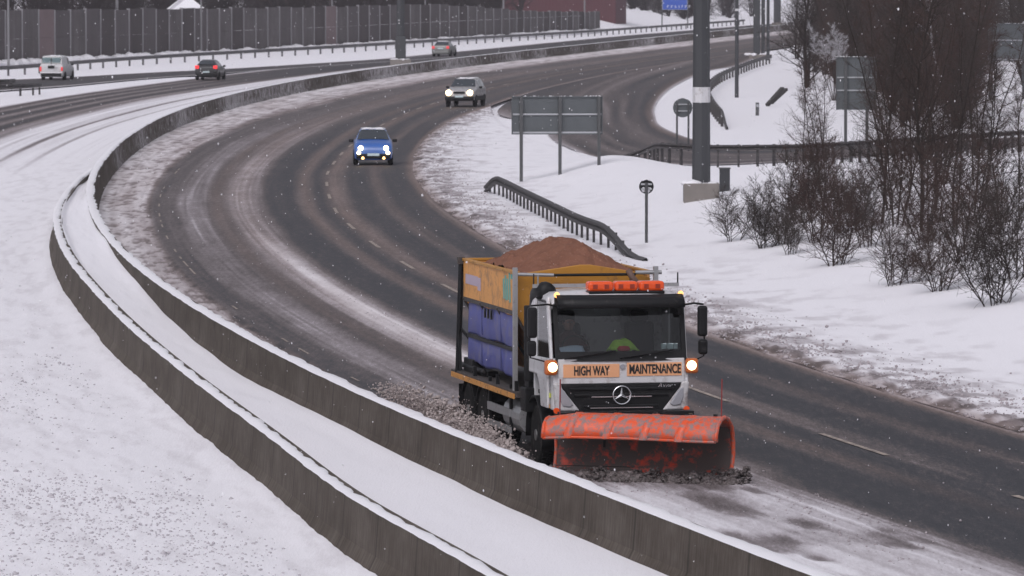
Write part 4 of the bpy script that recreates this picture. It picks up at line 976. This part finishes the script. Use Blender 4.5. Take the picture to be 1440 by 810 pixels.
for s in (-1,1):
    sh_ = jn((s*.2,.03,.46), .07, ub); el = jn((s*.27,-.16,.24), .05, sh_); wr = jn((s*.19,-.40,.33), .034, el); pm_ = jn((s*.17,-.47,.37), .036, wr)
    for f_ in range(4):
        k1 = jn((s*(.17-.02*(f_-1.5)), -.53, .40-.012*f_), .013, pm_); jn((s*(.165-.02*(f_-1.5)), -.535, .36-.012*f_), .011, k1)
    jn((s*.13,-.49,.41), .013, pm_)
    hp_ = jn((s*.1,-.05,-.02), .10, pel); kn = jn((s*.14,-.46,.0), .075, hp_); an = jn((s*.14,-.5,-.36), .05, kn); jn((s*.14,-.64,-.4), .045, an)
drv = skin_body('person', J, E_, RA, M['jacket'], 1); drv.location = tw((-.62,1.2,1.62)); drv.rotation_euler.z = YAW; tag(drv, 'driver in a dark red jacket sitting behind the windscreen with hands on the wheel', 'person')
hdg = Geo(); hdg.lathe([(.02,-.125),(.06,-.115),(.083,-.06),(.092,.0),(.09,.05),(.07,.1),(.02,.125)], (0,-.035,.73), 'z', 18); hdg.box((0,-.135,.715), (.025,.03,.045)); hdg.box((0,-.125,.675), (.05,.01,.012))
for s in (-1,1): hdg.box((s*.094,-.03,.725), (.015,.045,.06))
hdo = hdg.build('face', M['skin'], drv, smooth=True)
for s in (-1,1): Geo().lathe([(.004,-.008),(.012,-.004),(.012,.004),(.004,.008)], (s*.033,-.122,.745), 'y', 10).build('eye', M['eye'], hdo)
hr = Geo(); hr.lathe([(.097,.0),(.1,.05),(.085,.1),(.045,.13),(.01,.135)], (0,-.022,.735), 'z', 18); hr.build('hair', M['hair'], drv, smooth=True)

# slush rolling off the blade, and slush thrown up by the wheels
PM = truck.matrix_basis @ (Matrix.Translation((.13, PY, 0)) @ Matrix.Rotation(PLR, 4, 'Z'))
def tpts(arr): return np.array([tw(p)[:] for p in arr])
def ppts(arr): return np.array([(PM @ Vector(p))[:] for p in arr])
# a churned bank of slush along the cutting edge, built as one rough surface
nu_, nv_ = 260, 46; U, V = np.meshgrid(np.linspace(0,1,nu_), np.linspace(0,1,nv_), indexing='ij')
LX = px0-.1+(px1-px0+.42)*U; env = np.minimum(ss(0,.05,U), 1-ss(.93,1,U))
top_ = (.06+.09*vnoise(U*11, U*0, 151)+.05*vnoise(U*30,U*0,152)+.10*np.exp(-((U-.96)/.035)**2)-.02*U)*env
LZ = top_*np.sin(np.pi*np.clip(V,0,1))**.8 + .085*(fbm(LX*9, V*5, 153, 5)-.5)*env*np.sin(np.pi*V)**.5 - .01
LY = .10-.52*V*(.75+.5*fbm(LX*3,V*2,154)) + .05*(fbm(LX*12,V*6,155)-.5) - .03
sr = gridmesh('slush_bank', ppts(np.stack([LX,LY,LZ],-1).reshape(-1,3)).reshape(nu_,nv_,3), None, M['slush_dark'], kind='stuff'); sr['label'] = 'dark wet slush churned up along the foot of the orange plough'
n_ = 2600; u = rng.random(n_); lx = px0-.15+(px1-px0+.5)*u; hh = .10+.12*vnoise(u*24, u*0, 141)+.10*np.exp(-((u-.97)/.04)**2)
lz = rng.random(n_)**1.5*hh; ly = .02-.55*rng.random(n_)*(1-.6*lz/hh)+rng.normal(0,.04,n_)
tag(lumps('slush_crumbs', ppts(np.stack([lx, ly, lz], 1)), np.exp(rng.normal(-4.0,.45,n_)), M['slush_dark'], jit=.5, flat=.9), 'crumbs of dark slush tumbling off the plough edge', 'slush')
pts = []; sz = []
for cx, cy, n_, sp_, up in ((-1.58,7.9,2600,.58,.95),(-1.55,6.8,2200,.54,.85),(-1.48,5.7,1900,.42,.72),(-1.42,4.6,1400,.34,.62),(-1.38,3.5,1300,.3,.56),(-1.36,2.5,1100,.26,.5),(-1.33,1.4,900,.22,.42)):
    for k_ in range(9):
        bx_, by_ = cx-.3*abs(random.gauss(0,1))*sp_*2, cy+random.gauss(0,.4); hz_ = up*random.uniform(.4,1.35); ln = random.gauss(-.45,.3)
        for j_ in range(n_//9):
            t_ = random.random()**1.15; w_ = .035+.13*t_
            pts.append((bx_+ln*t_*t_*.9+random.gauss(0,w_), by_+.5*t_+random.gauss(0,w_*1.7), max(.015, hz_*(t_*1.6-.75*t_*t_)+random.gauss(0,.045)))); sz.append(math.exp(random.gauss(-4.45,.55))*(1.2-.5*t_))
bl_, bs_ = [], []
for cx, cy, up in ((-1.55,8.0,.62),(-1.5,7.4,.55),(-1.45,6.6,.5),(-1.42,5.6,.42),(-1.38,4.4,.36),(-1.34,3.2,.3),(-1.32,2.2,.26)):
    for k_ in range(46):
        t_ = random.random(); bl_.append((cx-.28*t_*random.random()+random.gauss(0,.07), cy+random.gauss(0,.36), up*1.25*t_*random.uniform(.7,1.1))); bs_.append(random.uniform(.035,.085)*(1.2-.6*t_))
tag(lumps('slush_spray', tpts(bl_), bs_, M['slush_spray'], flat=1, jit=.42, sub=2), 'clumps of brown slush thrown up along the truck wheels', 'slush')
tag(lumps('slush_spray', tpts(pts), sz, M['slush_spray'], flat=1, jit=.5), 'pale brown slush thrown up beside the truck wheels', 'slush')

# ------------------------------------------------------------------ cars
def car(name, label, cat, px, py, yaw, paint, sec, w, wheels, wr, front, glass_from, opts):
    """sec: cross sections from nose to tail: (y, z bottom, z belt, z top, half width, half width at top)."""
    p = place(px, py); L0 = sec[0][0]; root = empty(name, (p.x, p.y, .02), yaw, label, cat)
    def ring(s):
        y, zb, zl, zt, h, ht_ = s
        half = [(h*.80,zb),(h*.97,zb+.07),(h,zb+(zl-zb)*.5),(h*.985,zl-.04),(h*.95,zl+.02*(zt>zl+.1))]
        dz = zt-zl
        half += [(ht_+(h*.95-ht_)*.45, zl+dz*.5),(ht_,zt-min(.08,dz*.3)),(ht_*.86,zt-.012),(ht_*.45,zt)]
        return [(x,y,z) for x,z in half]+[(0,y,zt+.004)]+[(-x,y,z) for x,z in half[::-1]]
    rs = [ring(s) for s in sec]; G = Geo(); G.rows(rs, closed=True)
    n = len(rs[0]); G.f.append(tuple(range(n))); G.f.append(tuple(range((len(rs)-1)*n, len(rs)*n)))
    body = G.build('body', paint, root, smooth=False, bevel=.03, seg=2)
    me = body.data; me.polygons.foreach_set('use_smooth', [True]*len(me.polygons))
    def lift(q, s): return (q[0]+s[0], q[1]+s[1], q[2]+s[2])
    def patch(i, j, ks, nm, inset, o):
        a, b = rs[i], rs[j]; A = [Vector(a[k]) for k in ks]; B = [Vector(b[k]) for k in ks]
        r0 = [x.lerp(y_, inset) for x, y_ in zip(A,B)]; r1 = [x.lerp(y_, 1-inset) for x, y_ in zip(A,B)]
        g_ = Geo(); g_.rows([[tuple(q+Vector(o)) for q in r0],[tuple(q+Vector(o)) for q in r1]]); return g_.build(nm, M['car_glass'], root, solid=.006)
    i0, i1, i2, i3 = glass_from                        # cowl, roof front, roof rear, rear deck
    patch(i0, i1, list(range(6,13)), 'windscreen', .06, (0,-.025,.02)); patch(i3, i2, list(range(6,13)), 'rear_window', opts.get('rin',.12), (0,.025,.02))
    for s in (1,-1):
        ks = [5,6] if s > 0 else [13,12]
        js = [j for j in range(i1, i2+1)]
        for a_, b_ in zip(js, js[1:]):
            if opts.get('van') and a_ > i1: continue
            P0 = [Vector(rs[a_][4 if s>0 else 14]).lerp(Vector(rs[a_][6 if s>0 else 12]), t_) for t_ in (.12,.92)]; P1 = [Vector(rs[b_][4 if s>0 else 14]).lerp(Vector(rs[b_][6 if s>0 else 12]), t_) for t_ in (.12,.92)]
            P0, P1 = [x.lerp(y_, .05) for x,y_ in zip(P0,P1)], [x.lerp(y_, .95) for x,y_ in zip(P0,P1)]
            g_ = Geo(); g_.rows([[tuple(q+Vector((s*.014,0,.004))) for q in P0],[tuple(q+Vector((s*.014,0,.004))) for q in P1]]); g_.build('side_window', M['car_glass'], root, solid=.006)
        # mirror, wheels and arches
        y_m = sec[i0][0]+.42
        Geo().box((s*(w+.10), y_m, sec[i0][2]+.06), (.20,.10,.14)).build('wing_mirror', opts.get('mirror', paint), root, bevel=.035)
        for y_ in wheels:
            Geo().lathe([(wr+.055,-.03),(wr+.055,.028)], (s*(w-.035),y_,wr), 'x', 24).build('wheel_arch', M['black_clean'], root)
            t_ = Geo().lathe([(wr*.6,-.1),(wr*.95,-.1),(wr,-.07),(wr,.07),(wr*.95,.1),(wr*.6,.1)], (s*(w-.085),y_,wr), 'x', 24).build('wheel', M['tyre'], root)
            Geo().lathe([(wr*.64,.0),(wr*.62,s*.035),(wr*.2,s*.02),(.03,s*.03)], (s*(w-.03),y_,wr), 'x', 18).build('rim', M['rim'], t_)
    fy = sec[0][0]; ry = sec[-1][0]
    for x, z, r_, sq, mt in front:
        g_ = Geo()
        if sq: g_.box((x, fy-.03+opts.get('lb',.05), z), (r_*2, .07, r_*1.3)); g_.build('headlight', mt, root, bevel=.04)
        else: g_.lathe([(r_*.4,-.055),(r_*.85,-.045),(r_,-.02),(r_,.08)], (x, fy-.0+opts.get('lb',.05), z), 'y', 18); g_.build('headlight', mt, root, smooth=True)
    for x, z, sx, sz_, mt in opts['rear']:
        Geo().box((x, ry-.0, z), (sx,.08,sz_)).build('tail_light', mt, root, bevel=.025)
    Geo().box((0, fy+.01, sec[0][1]+.10), (w*1.75,.12,.20)).build('bumper', opts.get('bump', M['black']), root, bevel=.04)
    Geo().box((0, ry-.0, sec[-1][1]+.10), (w*1.75,.12,.24)).build('bumper', opts.get('rbump', M['black']), root, bevel=.04)
    if 'grille' in opts:
        z, sx, sz_ = opts['grille']; Geo().box((0,fy-.02,z), (sx,.05,sz_)).build('grille', M['black_clean'], root, bevel=.02)
    Geo().box((0, fy-.055, opts.get('pz',.42)), (.5,.012,.11)).build('number_plate', M['sticker'], root)
    Geo().box((0, ry+.05, opts.get('rpz',.75)), (.5,.012,.11)).build('number_plate', opts.get('rplate', M['sticker']), root)
    if opts.get('snow', True):
        sr = [s for s in sec[i1:i2+1]]; g_ = []
        for _ in range(60):
            i = random.randrange(len(sr)-1); t_ = random.random(); y_ = sr[i][0]*(1-t_)+sr[i+1][0]*t_; z_ = sr[i][3]*(1-t_)+sr[i+1][3]*t_
            g_.append((random.uniform(-.8,.8)*sr[i][5]*.9, y_, z_+.002))
        lumps('snow_cap', g_, rng.uniform(.06,.16,60), M['snow'], kind='', flat=.16, sub=2, parent=root)
    return root
def tang(D): return float(tan_(D))
toward = lambda D: -math.atan(tang(D)); away = lambda D: math.pi - math.atan(tang(D))
LW = emit('headlight_on', (1,.76,.42), 5.); LF = emit('fog_lamp_on', (1,.55,.2), 3.); TR = emit('tail_light_on', (1,.05,.06), .7, (.6,.02,.02)); TRD = emit('tail_light_dim', (1,.10,.10), .35, (.55,.04,.05))
blue = pbr('blue_car_paint', (.03,.11,.38), .32, var=.1, coat=.5, grime=.12, gcol=(.10,.12,.2)); silver = pbr('silver_car_paint', (.34,.33,.335), .35, .3, .15, coat=.4, grime=.3, gcol=(.16,.13,.125))
car('hatchback', 'small rounded blue hatchback driving towards the camera with all lights on', 'car', 524.5, 230.5, toward(240), blue,
    [(-1.74,.26,.50,.58,.66,.55),(-1.66,.2,.66,.76,.76,.62),(-1.45,.19,.78,.90,.81,.66),(-.95,.19,.90,.985,.815,.70),(-.78,.19,.92,1.01,.815,.68),(-.12,.19,.95,1.44,.815,.56),(.5,.19,.96,1.485,.815,.56),(1.15,.19,.97,1.44,.81,.53),(1.55,.22,.97,1.10,.79,.56),(1.74,.28,.7,.80,.72,.58)],
    .815, (-1.12,1.18), .29, [(-.53,.70,.105,False,LW),(.53,.70,.105,False,LW),(-.61,.50,.085,False,LW),(.61,.50,.085,False,LW),(-.44,.30,.075,False,LF),(.44,.30,.075,False,LF)], (4,5,7,8),
    dict(rear=[(-.6,.8,.16,.3,TR),(.6,.8,.16,.3,TR)], grille=(.36,.9,.12), pz=.43, mirror=M['black_clean'], lb=.0))
white_suv = pbr('snowy_silver_paint', (.38,.37,.38), .35, .1, .15, coat=.3, grime=.38, gcol=(.14,.115,.11), gscale=6)
car('suv', 'silver four by four with headlights on driving towards the camera behind the blue hatchback', 'car', 655, 149.5, toward(343)+R(-7), white_suv,
    [(-2.25,.42,.62,.72,.74,.64),(-2.18,.36,.84,.95,.84,.72),(-1.9,.34,.96,1.06,.89,.76),(-1.15,.34,1.06,1.13,.90,.78),(-.98,.34,1.08,1.16,.90,.76),(-.32,.34,1.10,1.64,.90,.64),(.5,.34,1.11,1.70,.90,.65),(1.7,.34,1.11,1.66,.90,.63),(2.05,.36,1.08,1.2,.88,.68),(2.25,.42,.85,.98,.84,.7)],
    .90, (-1.4,1.3), .36, [(-.65,.84,.17,False,LW),(.65,.84,.17,False,LW)], (4,5,7,8),
    dict(rear=[(-.70,1.05,.12,.3,M['beacon_dark']),(.70,1.05,.12,.3,M['beacon_dark'])], grille=(.86,.72,.13), pz=.62, mirror=M['black_clean'], lb=-.02))
su = [o for o in COL.objects if o.name == 'suv'][0]
for s in (-1,1): Geo().box((s*.895,0,.50), (.05,3.6,.26)).build('side_cladding', M['black'], su, bevel=.02)
Geo().box((0,-2.2,.50), (1.74,.14,.26)).build('front_cladding', M['black'], su, bevel=.03)
vanw = pbr('white_van_paint', (.56,.555,.57), .4, .0, .15, grime=.28, gcol=(.33,.31,.31), gscale=2.5)
car('van', 'small white panel van with two rear windows driving away beside the noise barrier', 'van', 81, 112.5, math.pi-math.atan(.135), vanw,
    [(-2.2,.3,.55,.66,.72,.6),(-2.1,.24,.78,.88,.82,.7),(-1.75,.23,.95,1.04,.87,.74),(-1.2,.23,1.05,1.13,.88,.76),(-1.05,.23,1.07,1.16,.88,.74),(-.35,.23,1.10,1.72,.885,.70),(.3,.23,1.1,1.83,.885,.73),(1.95,.23,1.1,1.82,.885,.74),(2.16,.24,1.08,1.16,.875,.80),(2.20,.30,.9,1.02,.86,.78)],
    .885, (-1.35,1.33), .32, [(-.66,.74,.12,True,M['lens']),(.66,.74,.12,True,M['lens'])], (4,5,7,8),
    dict(rear=[(-.81,.84,.15,.30,TRD),(.81,.84,.15,.34,TRD)], van=True, rin=.1, rpz=.95, rplate=M['black'], mirror=M['black_clean'], snow=True))
vv = [o for o in COL.objects if o.name == 'van'][0]
vg = pbr('pale_green_glass', (.15,.22,.235), .25, var=.15)
for x_ in (-.36,.36):
    Geo().box((x_, 2.125, 1.46), (.64,.05,.46)).build('door_window', vg, vv, bevel=.02)
Geo().box((0,2.19,1.04), (.5,.03,.10)).build('plate_recess', M['black_clean'], vv); Geo().box((0,2.16,1.2), (.03,.03,.9)).build('door_gap', M['black_clean'], vv)
Geo().box((0,2.23,.56), (1.62,.05,.05)).build('bumper_step', M['snow'], vv)
blk = pbr('black_car_paint', (.012,.012,.014), .3, .1, .2, coat=.5, grime=.22, gcol=(.07,.06,.06))
car('hatchback', 'black hatchback with red tail lights driving away on the snow tracked far carriageway', 'car', 296, 112.5, away(427), blk,
    [(-2.1,.3,.5,.6,.7,.6),(-2.0,.22,.7,.8,.82,.7),(-1.7,.2,.84,.93,.87,.74),(-1.0,.2,.94,1.02,.885,.76),(-.8,.2,.96,1.04,.885,.74),(-.05,.2,.98,1.46,.885,.58),(.6,.2,.99,1.53,.885,.58),(1.5,.2,1.02,1.46,.88,.55),(1.95,.22,1.0,1.14,.86,.62),(2.12,.3,.85,.96,.84,.66)],
    .885, (-1.3,1.3), .33, [(-.64,.7,.12,True,M['lens']),(.64,.7,.12,True,M['lens'])], (4,5,7,8),
    dict(rear=[(-.69,.98,.30,.24,TR),(.69,.98,.30,.24,TR)], rpz=.62, mirror=M['black_clean'], snow=False))
grs = pbr('grey_green_car_paint', (.19,.195,.19), .4, .3, .15, grime=.35, gcol=(.2,.18,.175))
car('saloon', 'silver grey saloon with snow on its roof driving away near the plinthed mast', 'car', 625, 79.5, away(549)-R(1), grs,
    [(-2.25,.3,.5,.6,.72,.6),(-2.15,.24,.72,.82,.83,.7),(-1.8,.22,.83,.92,.87,.74),(-1.0,.22,.92,.98,.88,.76),(-.82,.22,.94,1.0,.88,.74),(-.02,.22,.96,1.42,.88,.58),(.55,.22,.97,1.47,.88,.58),(1.15,.22,.98,1.42,.88,.56),(1.75,.22,1.0,1.07,.87,.68),(2.2,.24,.98,1.05,.86,.70),(2.28,.3,.8,.9,.83,.68)],
    .88, (-1.38,1.32), .32, [(-.64,.7,.12,True,M['lens']),(.64,.7,.12,True,M['lens'])], (4,5,7,8),
    dict(rear=[(-.70,.88,.28,.26,TRD),(.70,.88,.28,.26,TRD)], rpz=.78, mirror=M['black_clean'], rbump=grs))

# ------------------------------------------------------------------ bare shrubs and trees
def sapling(seed, h, stems, spread, nb, twigs, r0=.03, arch=.35, lean=.0, tw_r=.0055, up=.55, bark='bark', tm='bark_red', low=.08):
    """A bare plant: tapered stems (trunk) and a crown of branches with fine twigs."""
    rd = random.Random(seed); TR_ = Geo(); CR = Geo()
    def limb(G, p, d, L, r, n, curl, sides=3, upw=0.):
        pts = [p.copy()]; q = p.copy(); d = d.normalized()
        for i in range(n):
            d = (d + Vector((rd.gauss(0,curl), rd.gauss(0,curl), rd.gauss(0,curl)+upw))).normalized(); q = q + d*(L/n); pts.append(q.copy())
        G.tube(pts, [max(r*(1-.72*i/n), .0028) for i in range(n+1)], sides, False); return pts
    for s in range(stems):
        a = 2*math.pi*(s+rd.random()*.8)/stems; t = spread*(.25+.75*rd.random()) if stems > 1 else lean
        hh = h*(rd.uniform(.72,1.0) if stems > 1 else 1)
        base = Vector((math.cos(a)*.10*(stems>1), math.sin(a)*.10*(stems>1), -.15))
        pts = limb(TR_, base, Vector((math.cos(a)*t, math.sin(a)*t, 1)), hh, r0*rd.uniform(.75,1.15), 9, .07, 5, .05)
        for b in range(nb):
            u = low+(1-low)*(b+rd.random())/nb; i = min(int(u*9), 8); p = pts[i].lerp(pts[i+1], u*9-i)
            aa = rd.uniform(0, 2*math.pi); out = Vector((math.cos(aa), math.sin(aa), rd.uniform(.25, 1.1)*up*2))
            L = hh*arch*(1.12-u)*rd.uniform(.55,1.15)+.12
            br = limb(CR, p, out, L, r0*.42*(1.1-u)+.005, 5, .13, 3, .06)
            for k in range(twigs):
                uu = rd.uniform(.15,1); j = min(int(uu*5), 4); p2 = br[j].lerp(br[j+1], uu*5-j); d2 = (br[j+1]-br[j]).normalized()
                d2 = (d2*.7 + Vector((rd.gauss(0,.6), rd.gauss(0,.6), rd.gauss(.15,.45)))).normalized(); L2 = L*rd.uniform(.22,.5)+.05
                tb = limb(CR, p2, d2, L2, tw_r, 3, .16, 3, .03)
                for w in range(2):
                    p3 = tb[rd.randrange(1,4)]; d3 = ((tb[2]-tb[1]).normalized() + Vector((rd.gauss(0,.7), rd.gauss(0,.7), rd.gauss(.1,.5)))).normalized()
                    limb(CR, p3, d3, L2*rd.uniform(.35,.7), tw_r*.75, 2, .15, 3)
    t_, c_ = TR_.mesh('trunk', False), CR.mesh('crown', False); t_.materials.append(M[bark]); c_.materials.append(M[tm]); return t_, c_
def plant(name, meshes, loc, rz, sc, label, cat, group, tilt=0):
    root = empty(name, loc, rz, label, cat, group); root.scale = (sc, sc, sc*random.uniform(.92,1.08)); root.rotation_euler.x = tilt
    for nm, me in zip(('trunk','crown'), meshes): link(nm, me, root)
    return root
SH = [sapling(1,2.6,6,.62,16,8,.015,.40,tm='bark_red',low=.1,tw_r=.0045), sapling(2,2.5,9,.8,13,8,.013,.42,tm='bark',tw_r=.0045), sapling(3,2.8,8,.5,15,8,.014,.34,tm='bark_red',tw_r=.0045), sapling(4,2.3,5,.7,17,9,.017,.48,tm='bark_grey',low=.14,tw_r=.0045)]
SP = [sapling(11,6.5,2,.14,34,11,.03,.24,tm='bark_red',up=.7,tw_r=.005), sapling(12,7.5,1,.2,46,12,.048,.23,lean=.08,tm='bark',up=.75,tw_r=.005), sapling(13,6.0,3,.22,28,10,.026,.25,tm='bark_red',up=.7,tw_r=.005), sapling(14,8.0,2,.16,38,11,.036,.21,tm='bark_grey',up=.75,tw_r=.005)]
# shrubs along the foot of the bank, nearest row, one by one
shrubs = [((1398,433),1,1.14,'rightmost and nearest shrub of the row, tall and many-stemmed at the right edge'),((1322,414),2,1.05,'upright fan-shaped shrub second from the right in the front row'),((1258,406),0,.98,'low dark shrub with one leaning stem in the front row, third from the right'),
    ((1283,402),3,.7,'small thin shrub squeezed between two larger ones in the front row'),((1176,378),2,1.12,'broad dense shrub under the three-tier sign in the front row'),((1112,362),3,.72,'small bushy shrub at the left of the broad dense one'),
    ((1076,352),1,.92,'rounded twiggy shrub right of the leftmost bush'),((1031,343),3,.95,'leftmost shrub, spreading low beside the banded mast'),((1098,348),0,.82,'narrow shrub standing behind the small bushy one'),((1150,345),0,1.15,'reddish shrub behind the broad dense shrub'),
    ((1220,352),3,1.1,'grey twigged shrub behind the low dark one'),((1360,372),0,1.2,'reddish shrub behind the two rightmost bushes'),((1428,396),3,1.1,'pale twigged shrub cut off by the right frame edge'),((1195,330),1,1.2,'wide shrub halfway up the bank below the guardrail'),((1300,345),2,1.15,'tall shrub halfway up the bank right of centre'),
    ((1400,335),1,1.15,'wide shrub high on the bank near the right edge'),((1128,318),1,1.05,'dark bush against the guardrail left of the tree cluster')]
for (px, py), k, s, lab in shrubs: plant('shrub', SH[k], place(px, py), random.uniform(0,6.28), s, lab, 'shrub', 'bare shrubs on the snowy bank')
saps = [((1136,300),0,.72),((1160,296),2,.85),((1240,318),1,.9),((1250,300),3,.9),((1262,322),2,1.1),((1296,330),1,1.15),((1318,300),0,1.1),((1345,322),3,.95),((1376,300),2,1.1),((1405,318),1,.62),((1436,300),0,.62),((1275,268),0,1.15),
    ((1325,262),2,1.2),((1372,262),3,.8),((1432,258),1,.5),((1300,285),3,.8)]
where = ['leftmost of the group','second from the left, before the guardrail','just right of the three-tier sign','thin one right of the sign','among the middle shrubs','middle, with the thickest dark stem','right of the thick-stemmed tree','towards the right edge','near the right edge','close to the right frame edge','at the right frame edge']
for i, ((px, py), k, s) in enumerate(saps):
    lab = 'tall bare dark young tree on the snowy bank, '+where[i] if i < len(where) else 'slender bare young tree standing in the dense clump close to the guardrail'
    plant('young_tree', SP[k], place(px, py), random.uniform(0,6.28), s, lab, 'tree', 'bare young trees on the bank', random.uniform(-.05,.05))
# trees beyond the slip road, rising past the top of the picture
BT = [sapling(21,9,3,.3,30,9,.09,.34,tm='bark_red',tw_r=.012,up=.6,low=.03), sapling(22,10,2,.2,40,10,.11,.30,tm='bark',tw_r=.012,low=.04), sapling(23,8.5,4,.4,26,9,.08,.36,tm='bark_grey',tw_r=.012,low=.03)]
random.seed(23)
bt = []
for i in range(78):
    D = random.uniform(365, 600); px = random.uniform(1150, 1510) if D < 420 else random.uniform(1118+(D<470)*20, 1510)
    x = (px-720)/FPX*D; z = float(T(x, D)); bt.append((x, D, z))
for i in range(17):
    D = random.uniform(292, 368); px = random.uniform(1240, 1372); x = (px-720)/FPX*D; bt.append((x, D, float(T(x, D))))
for i in range(9):
    D = random.uniform(372, 470); px = random.uniform(1125, 1240); x = (px-720)/FPX*D; bt.append((x, D, float(T(x, D))))
for i, (x, D, z) in enumerate(sorted(bt, key=lambda a: a[1])):
    plant('bare_tree', BT[i % 3], (x, D, z), random.uniform(0,6.28), random.uniform(.75,1.25), 'leafless brown tree in the dense wood beyond the slip road', 'tree', 'leafless wood beyond the slip road')
random.seed(29)
# a snow-loaded bush and a pale leaning dead tree
fb = sapling(61,5.2,6,.28,20,12,.03,.22,tm='frost',tw_r=.0075,low=.6)
q_ = place(1172, 100); plant('snowy_bush', fb, (20.4, 360, float(T(20.4,360))), .4, 1., 'small tree loaded with white snow at the left of the wood', 'bush', None)
dt = sapling(41, 6.5, 1, .2, 8, 2, .085, .22, lean=-.5, tw_r=.012, bark='frost', tm='frost', low=.4)
plant('dead_tree', dt, (22.6, 300, float(T(22.6,300))+2.4), R(180), .95, 'pale leaning dead tree with snow along its trunk', 'tree', None, R(-8))

# ------------------------------------------------------------------ wood and buildings behind the noise barrier
FT = [sapling(51,9,3,.28,34,10,.11,.30,tm='bark_far',bark='bark_far',tw_r=.02,up=.6,low=.02), sapling(52,11,2,.22,44,10,.14,.28,tm='bark_far',bark='bark_far',tw_r=.02,low=.02), sapling(53,8,5,.4,24,10,.09,.34,tm='bark_far',bark='bark_far',tw_r=.02,low=.0)]
rows_ = [(-66,455),(-44,520),(-29,590),(-9.5,690),(1,740),(12,830),(30,930),(52,1060)]
rx = np.array(rows_)[:,0]; ry_ = np.array(rows_)[:,1]
kk = 0
for depth in (5, 10, 16, 24, 34, 50, 72):
    for t_ in np.arange(0, 1, .025):
        i = t_*(len(rows_)-1); a_ = int(i); f_ = i-a_; x = rx[a_]*(1-f_)+rx[min(a_+1,len(rx)-1)]*f_; y = ry_[a_]*(1-f_)+ry_[min(a_+1,len(rx)-1)]*f_
        x += -depth*.85+random.gauss(0,1.4); y += depth*.5+random.gauss(0,4)
        0 if ((x+32.7)**2+((y-572)/2.2)**2 < 36 or (abs(x-6.2) < 11 and abs(y-806) < 16)) else plant('far_tree', FT[kk % 3], (x, y, float(T(x,y))-.2), random.uniform(0,6.28), random.uniform(.8,1.25), 'dark leafless tree in the wood behind the noise barrier', 'tree', 'dark wood behind the noise barrier'); kk += 1
def house(name, label, x, y, w, d, hw, hr, rz, wall_m, roof_m, chim=True):
    root = empty(name, (x, y, float(T(x,y))), rz, label, 'house')
    Geo().prism([(-w/2,-.2),(w/2,-.2),(w/2,hw-.1),(-w/2,hw-.1)], 'y', -d/2, d/2).build('wall', wall_m, root)
    rf_ = Geo()
    e_ = hw-.2; rf_.add([(-w/2-.5,-d/2-.5,e_),(w/2+.5,-d/2-.5,e_),(w/2+.5,d/2+.5,e_),(-w/2-.5,d/2+.5,e_),(-.3,-.3,hw+hr),(.3,.3,hw+hr)], [(0,1,5,4),(1,2,5),(2,3,4,5),(3,0,4)])
    ro = rf_.build('roof', roof_m, root, solid=.25)
    if chim: Geo().box((0,d*.25,hw+hr+.6), (.8,.8,1.6)).build('chimney', M['concrete_block'], ro)
    for x_ in (-w/4,w/4):
        wi = Geo().box((x_,-d/2-.02,hw*.55), (1.1,.08,1.2)).build('window', M['sign_edge'], root); Geo().box((x_,-d/2-.07,hw*.55), (.95,.03,1.05)).build('pane', M['car_glass'], wi)
    return root
brick = pbr('brown_render', (.10,.07,.066), .9, var=.3, scale=.5); maroon = pbr('maroon_cladding', (.085,.024,.032), .7, var=.35, scale=.4, stretch=(1,1,.1))
snowroof = M['snow']
D_ = 572.; house('house', 'house with a white snow covered roof showing above the noise barrier', (262-720)/FPX*D_, D_, 7, 6, 2.6, 2.9, R(8), brick, snowroof, False)
D_ = 690.; house('house', 'brown roofed building just visible over the noise barrier left of the plinthed mast', (415-720)/FPX*D_, D_, 7, 7, 3.4, 1.9, R(70), brick, brick, True)
D_ = 800.; wh = empty('warehouse', ((782-720)/FPX*D_, D_, 1.0), R(-12), 'long dark maroon clad building behind the right end of the noise barrier', 'warehouse')
Geo().box((0,4,3.3), (17,8,7.6)).build('wall', maroon, wh, bevel=.1); Geo().box((0,4,7.2), (17.4,8.4,.3)).build('roof', M['snow'], wh)
rb_ = Geo()
for x_ in np.linspace(-8.2,8.2,34): rb_.box((x_,-.03,3.3), (.1,.08,7.5))
rb_.build('cladding_rib', maroon, wh)

# ------------------------------------------------------------------ falling snow and the snowy air
nf = 9500; d = rng.uniform(42, 330, nf); fx = (rng.random(nf)-.5)*1.5*1440/FPX*d
zc = CAM_H - d*math.tan(PITCH) + (rng.random(nf)-.5)*1.5*810/FPX*d
ok = zc > .1; pos = np.stack([fx, d, zc], 1)[ok]; sz = np.exp(rng.normal(-5.3,.38,ok.sum()))*np.clip(d[ok]/95,.6,1.9)
fl = lumps('falling_snow', pos, sz, M['snow'], flat=1.5, jit=.35); tag(fl, 'snowflakes drifting down through the air', 'snowflakes')
hz_ = Geo(); hz_.box((0, 800, 14), (2600, 1900, 34)); hk = Nt('haze_air'); hk.t.nodes.remove(hk.b)
pv = hk.n('ShaderNodeVolumePrincipled'); pv.inputs['Color'].default_value = (.95,.93,.98,1); pv.inputs['Density'].default_value = .00016; pv.inputs['Anisotropy'].default_value = .1
hk.l(pv.outputs[0], hk.out.inputs['Volume'])
ho = hz_.build('haze', hk.m); tag(ho, 'thin snowy air over the whole road', 'haze', kind='stuff')
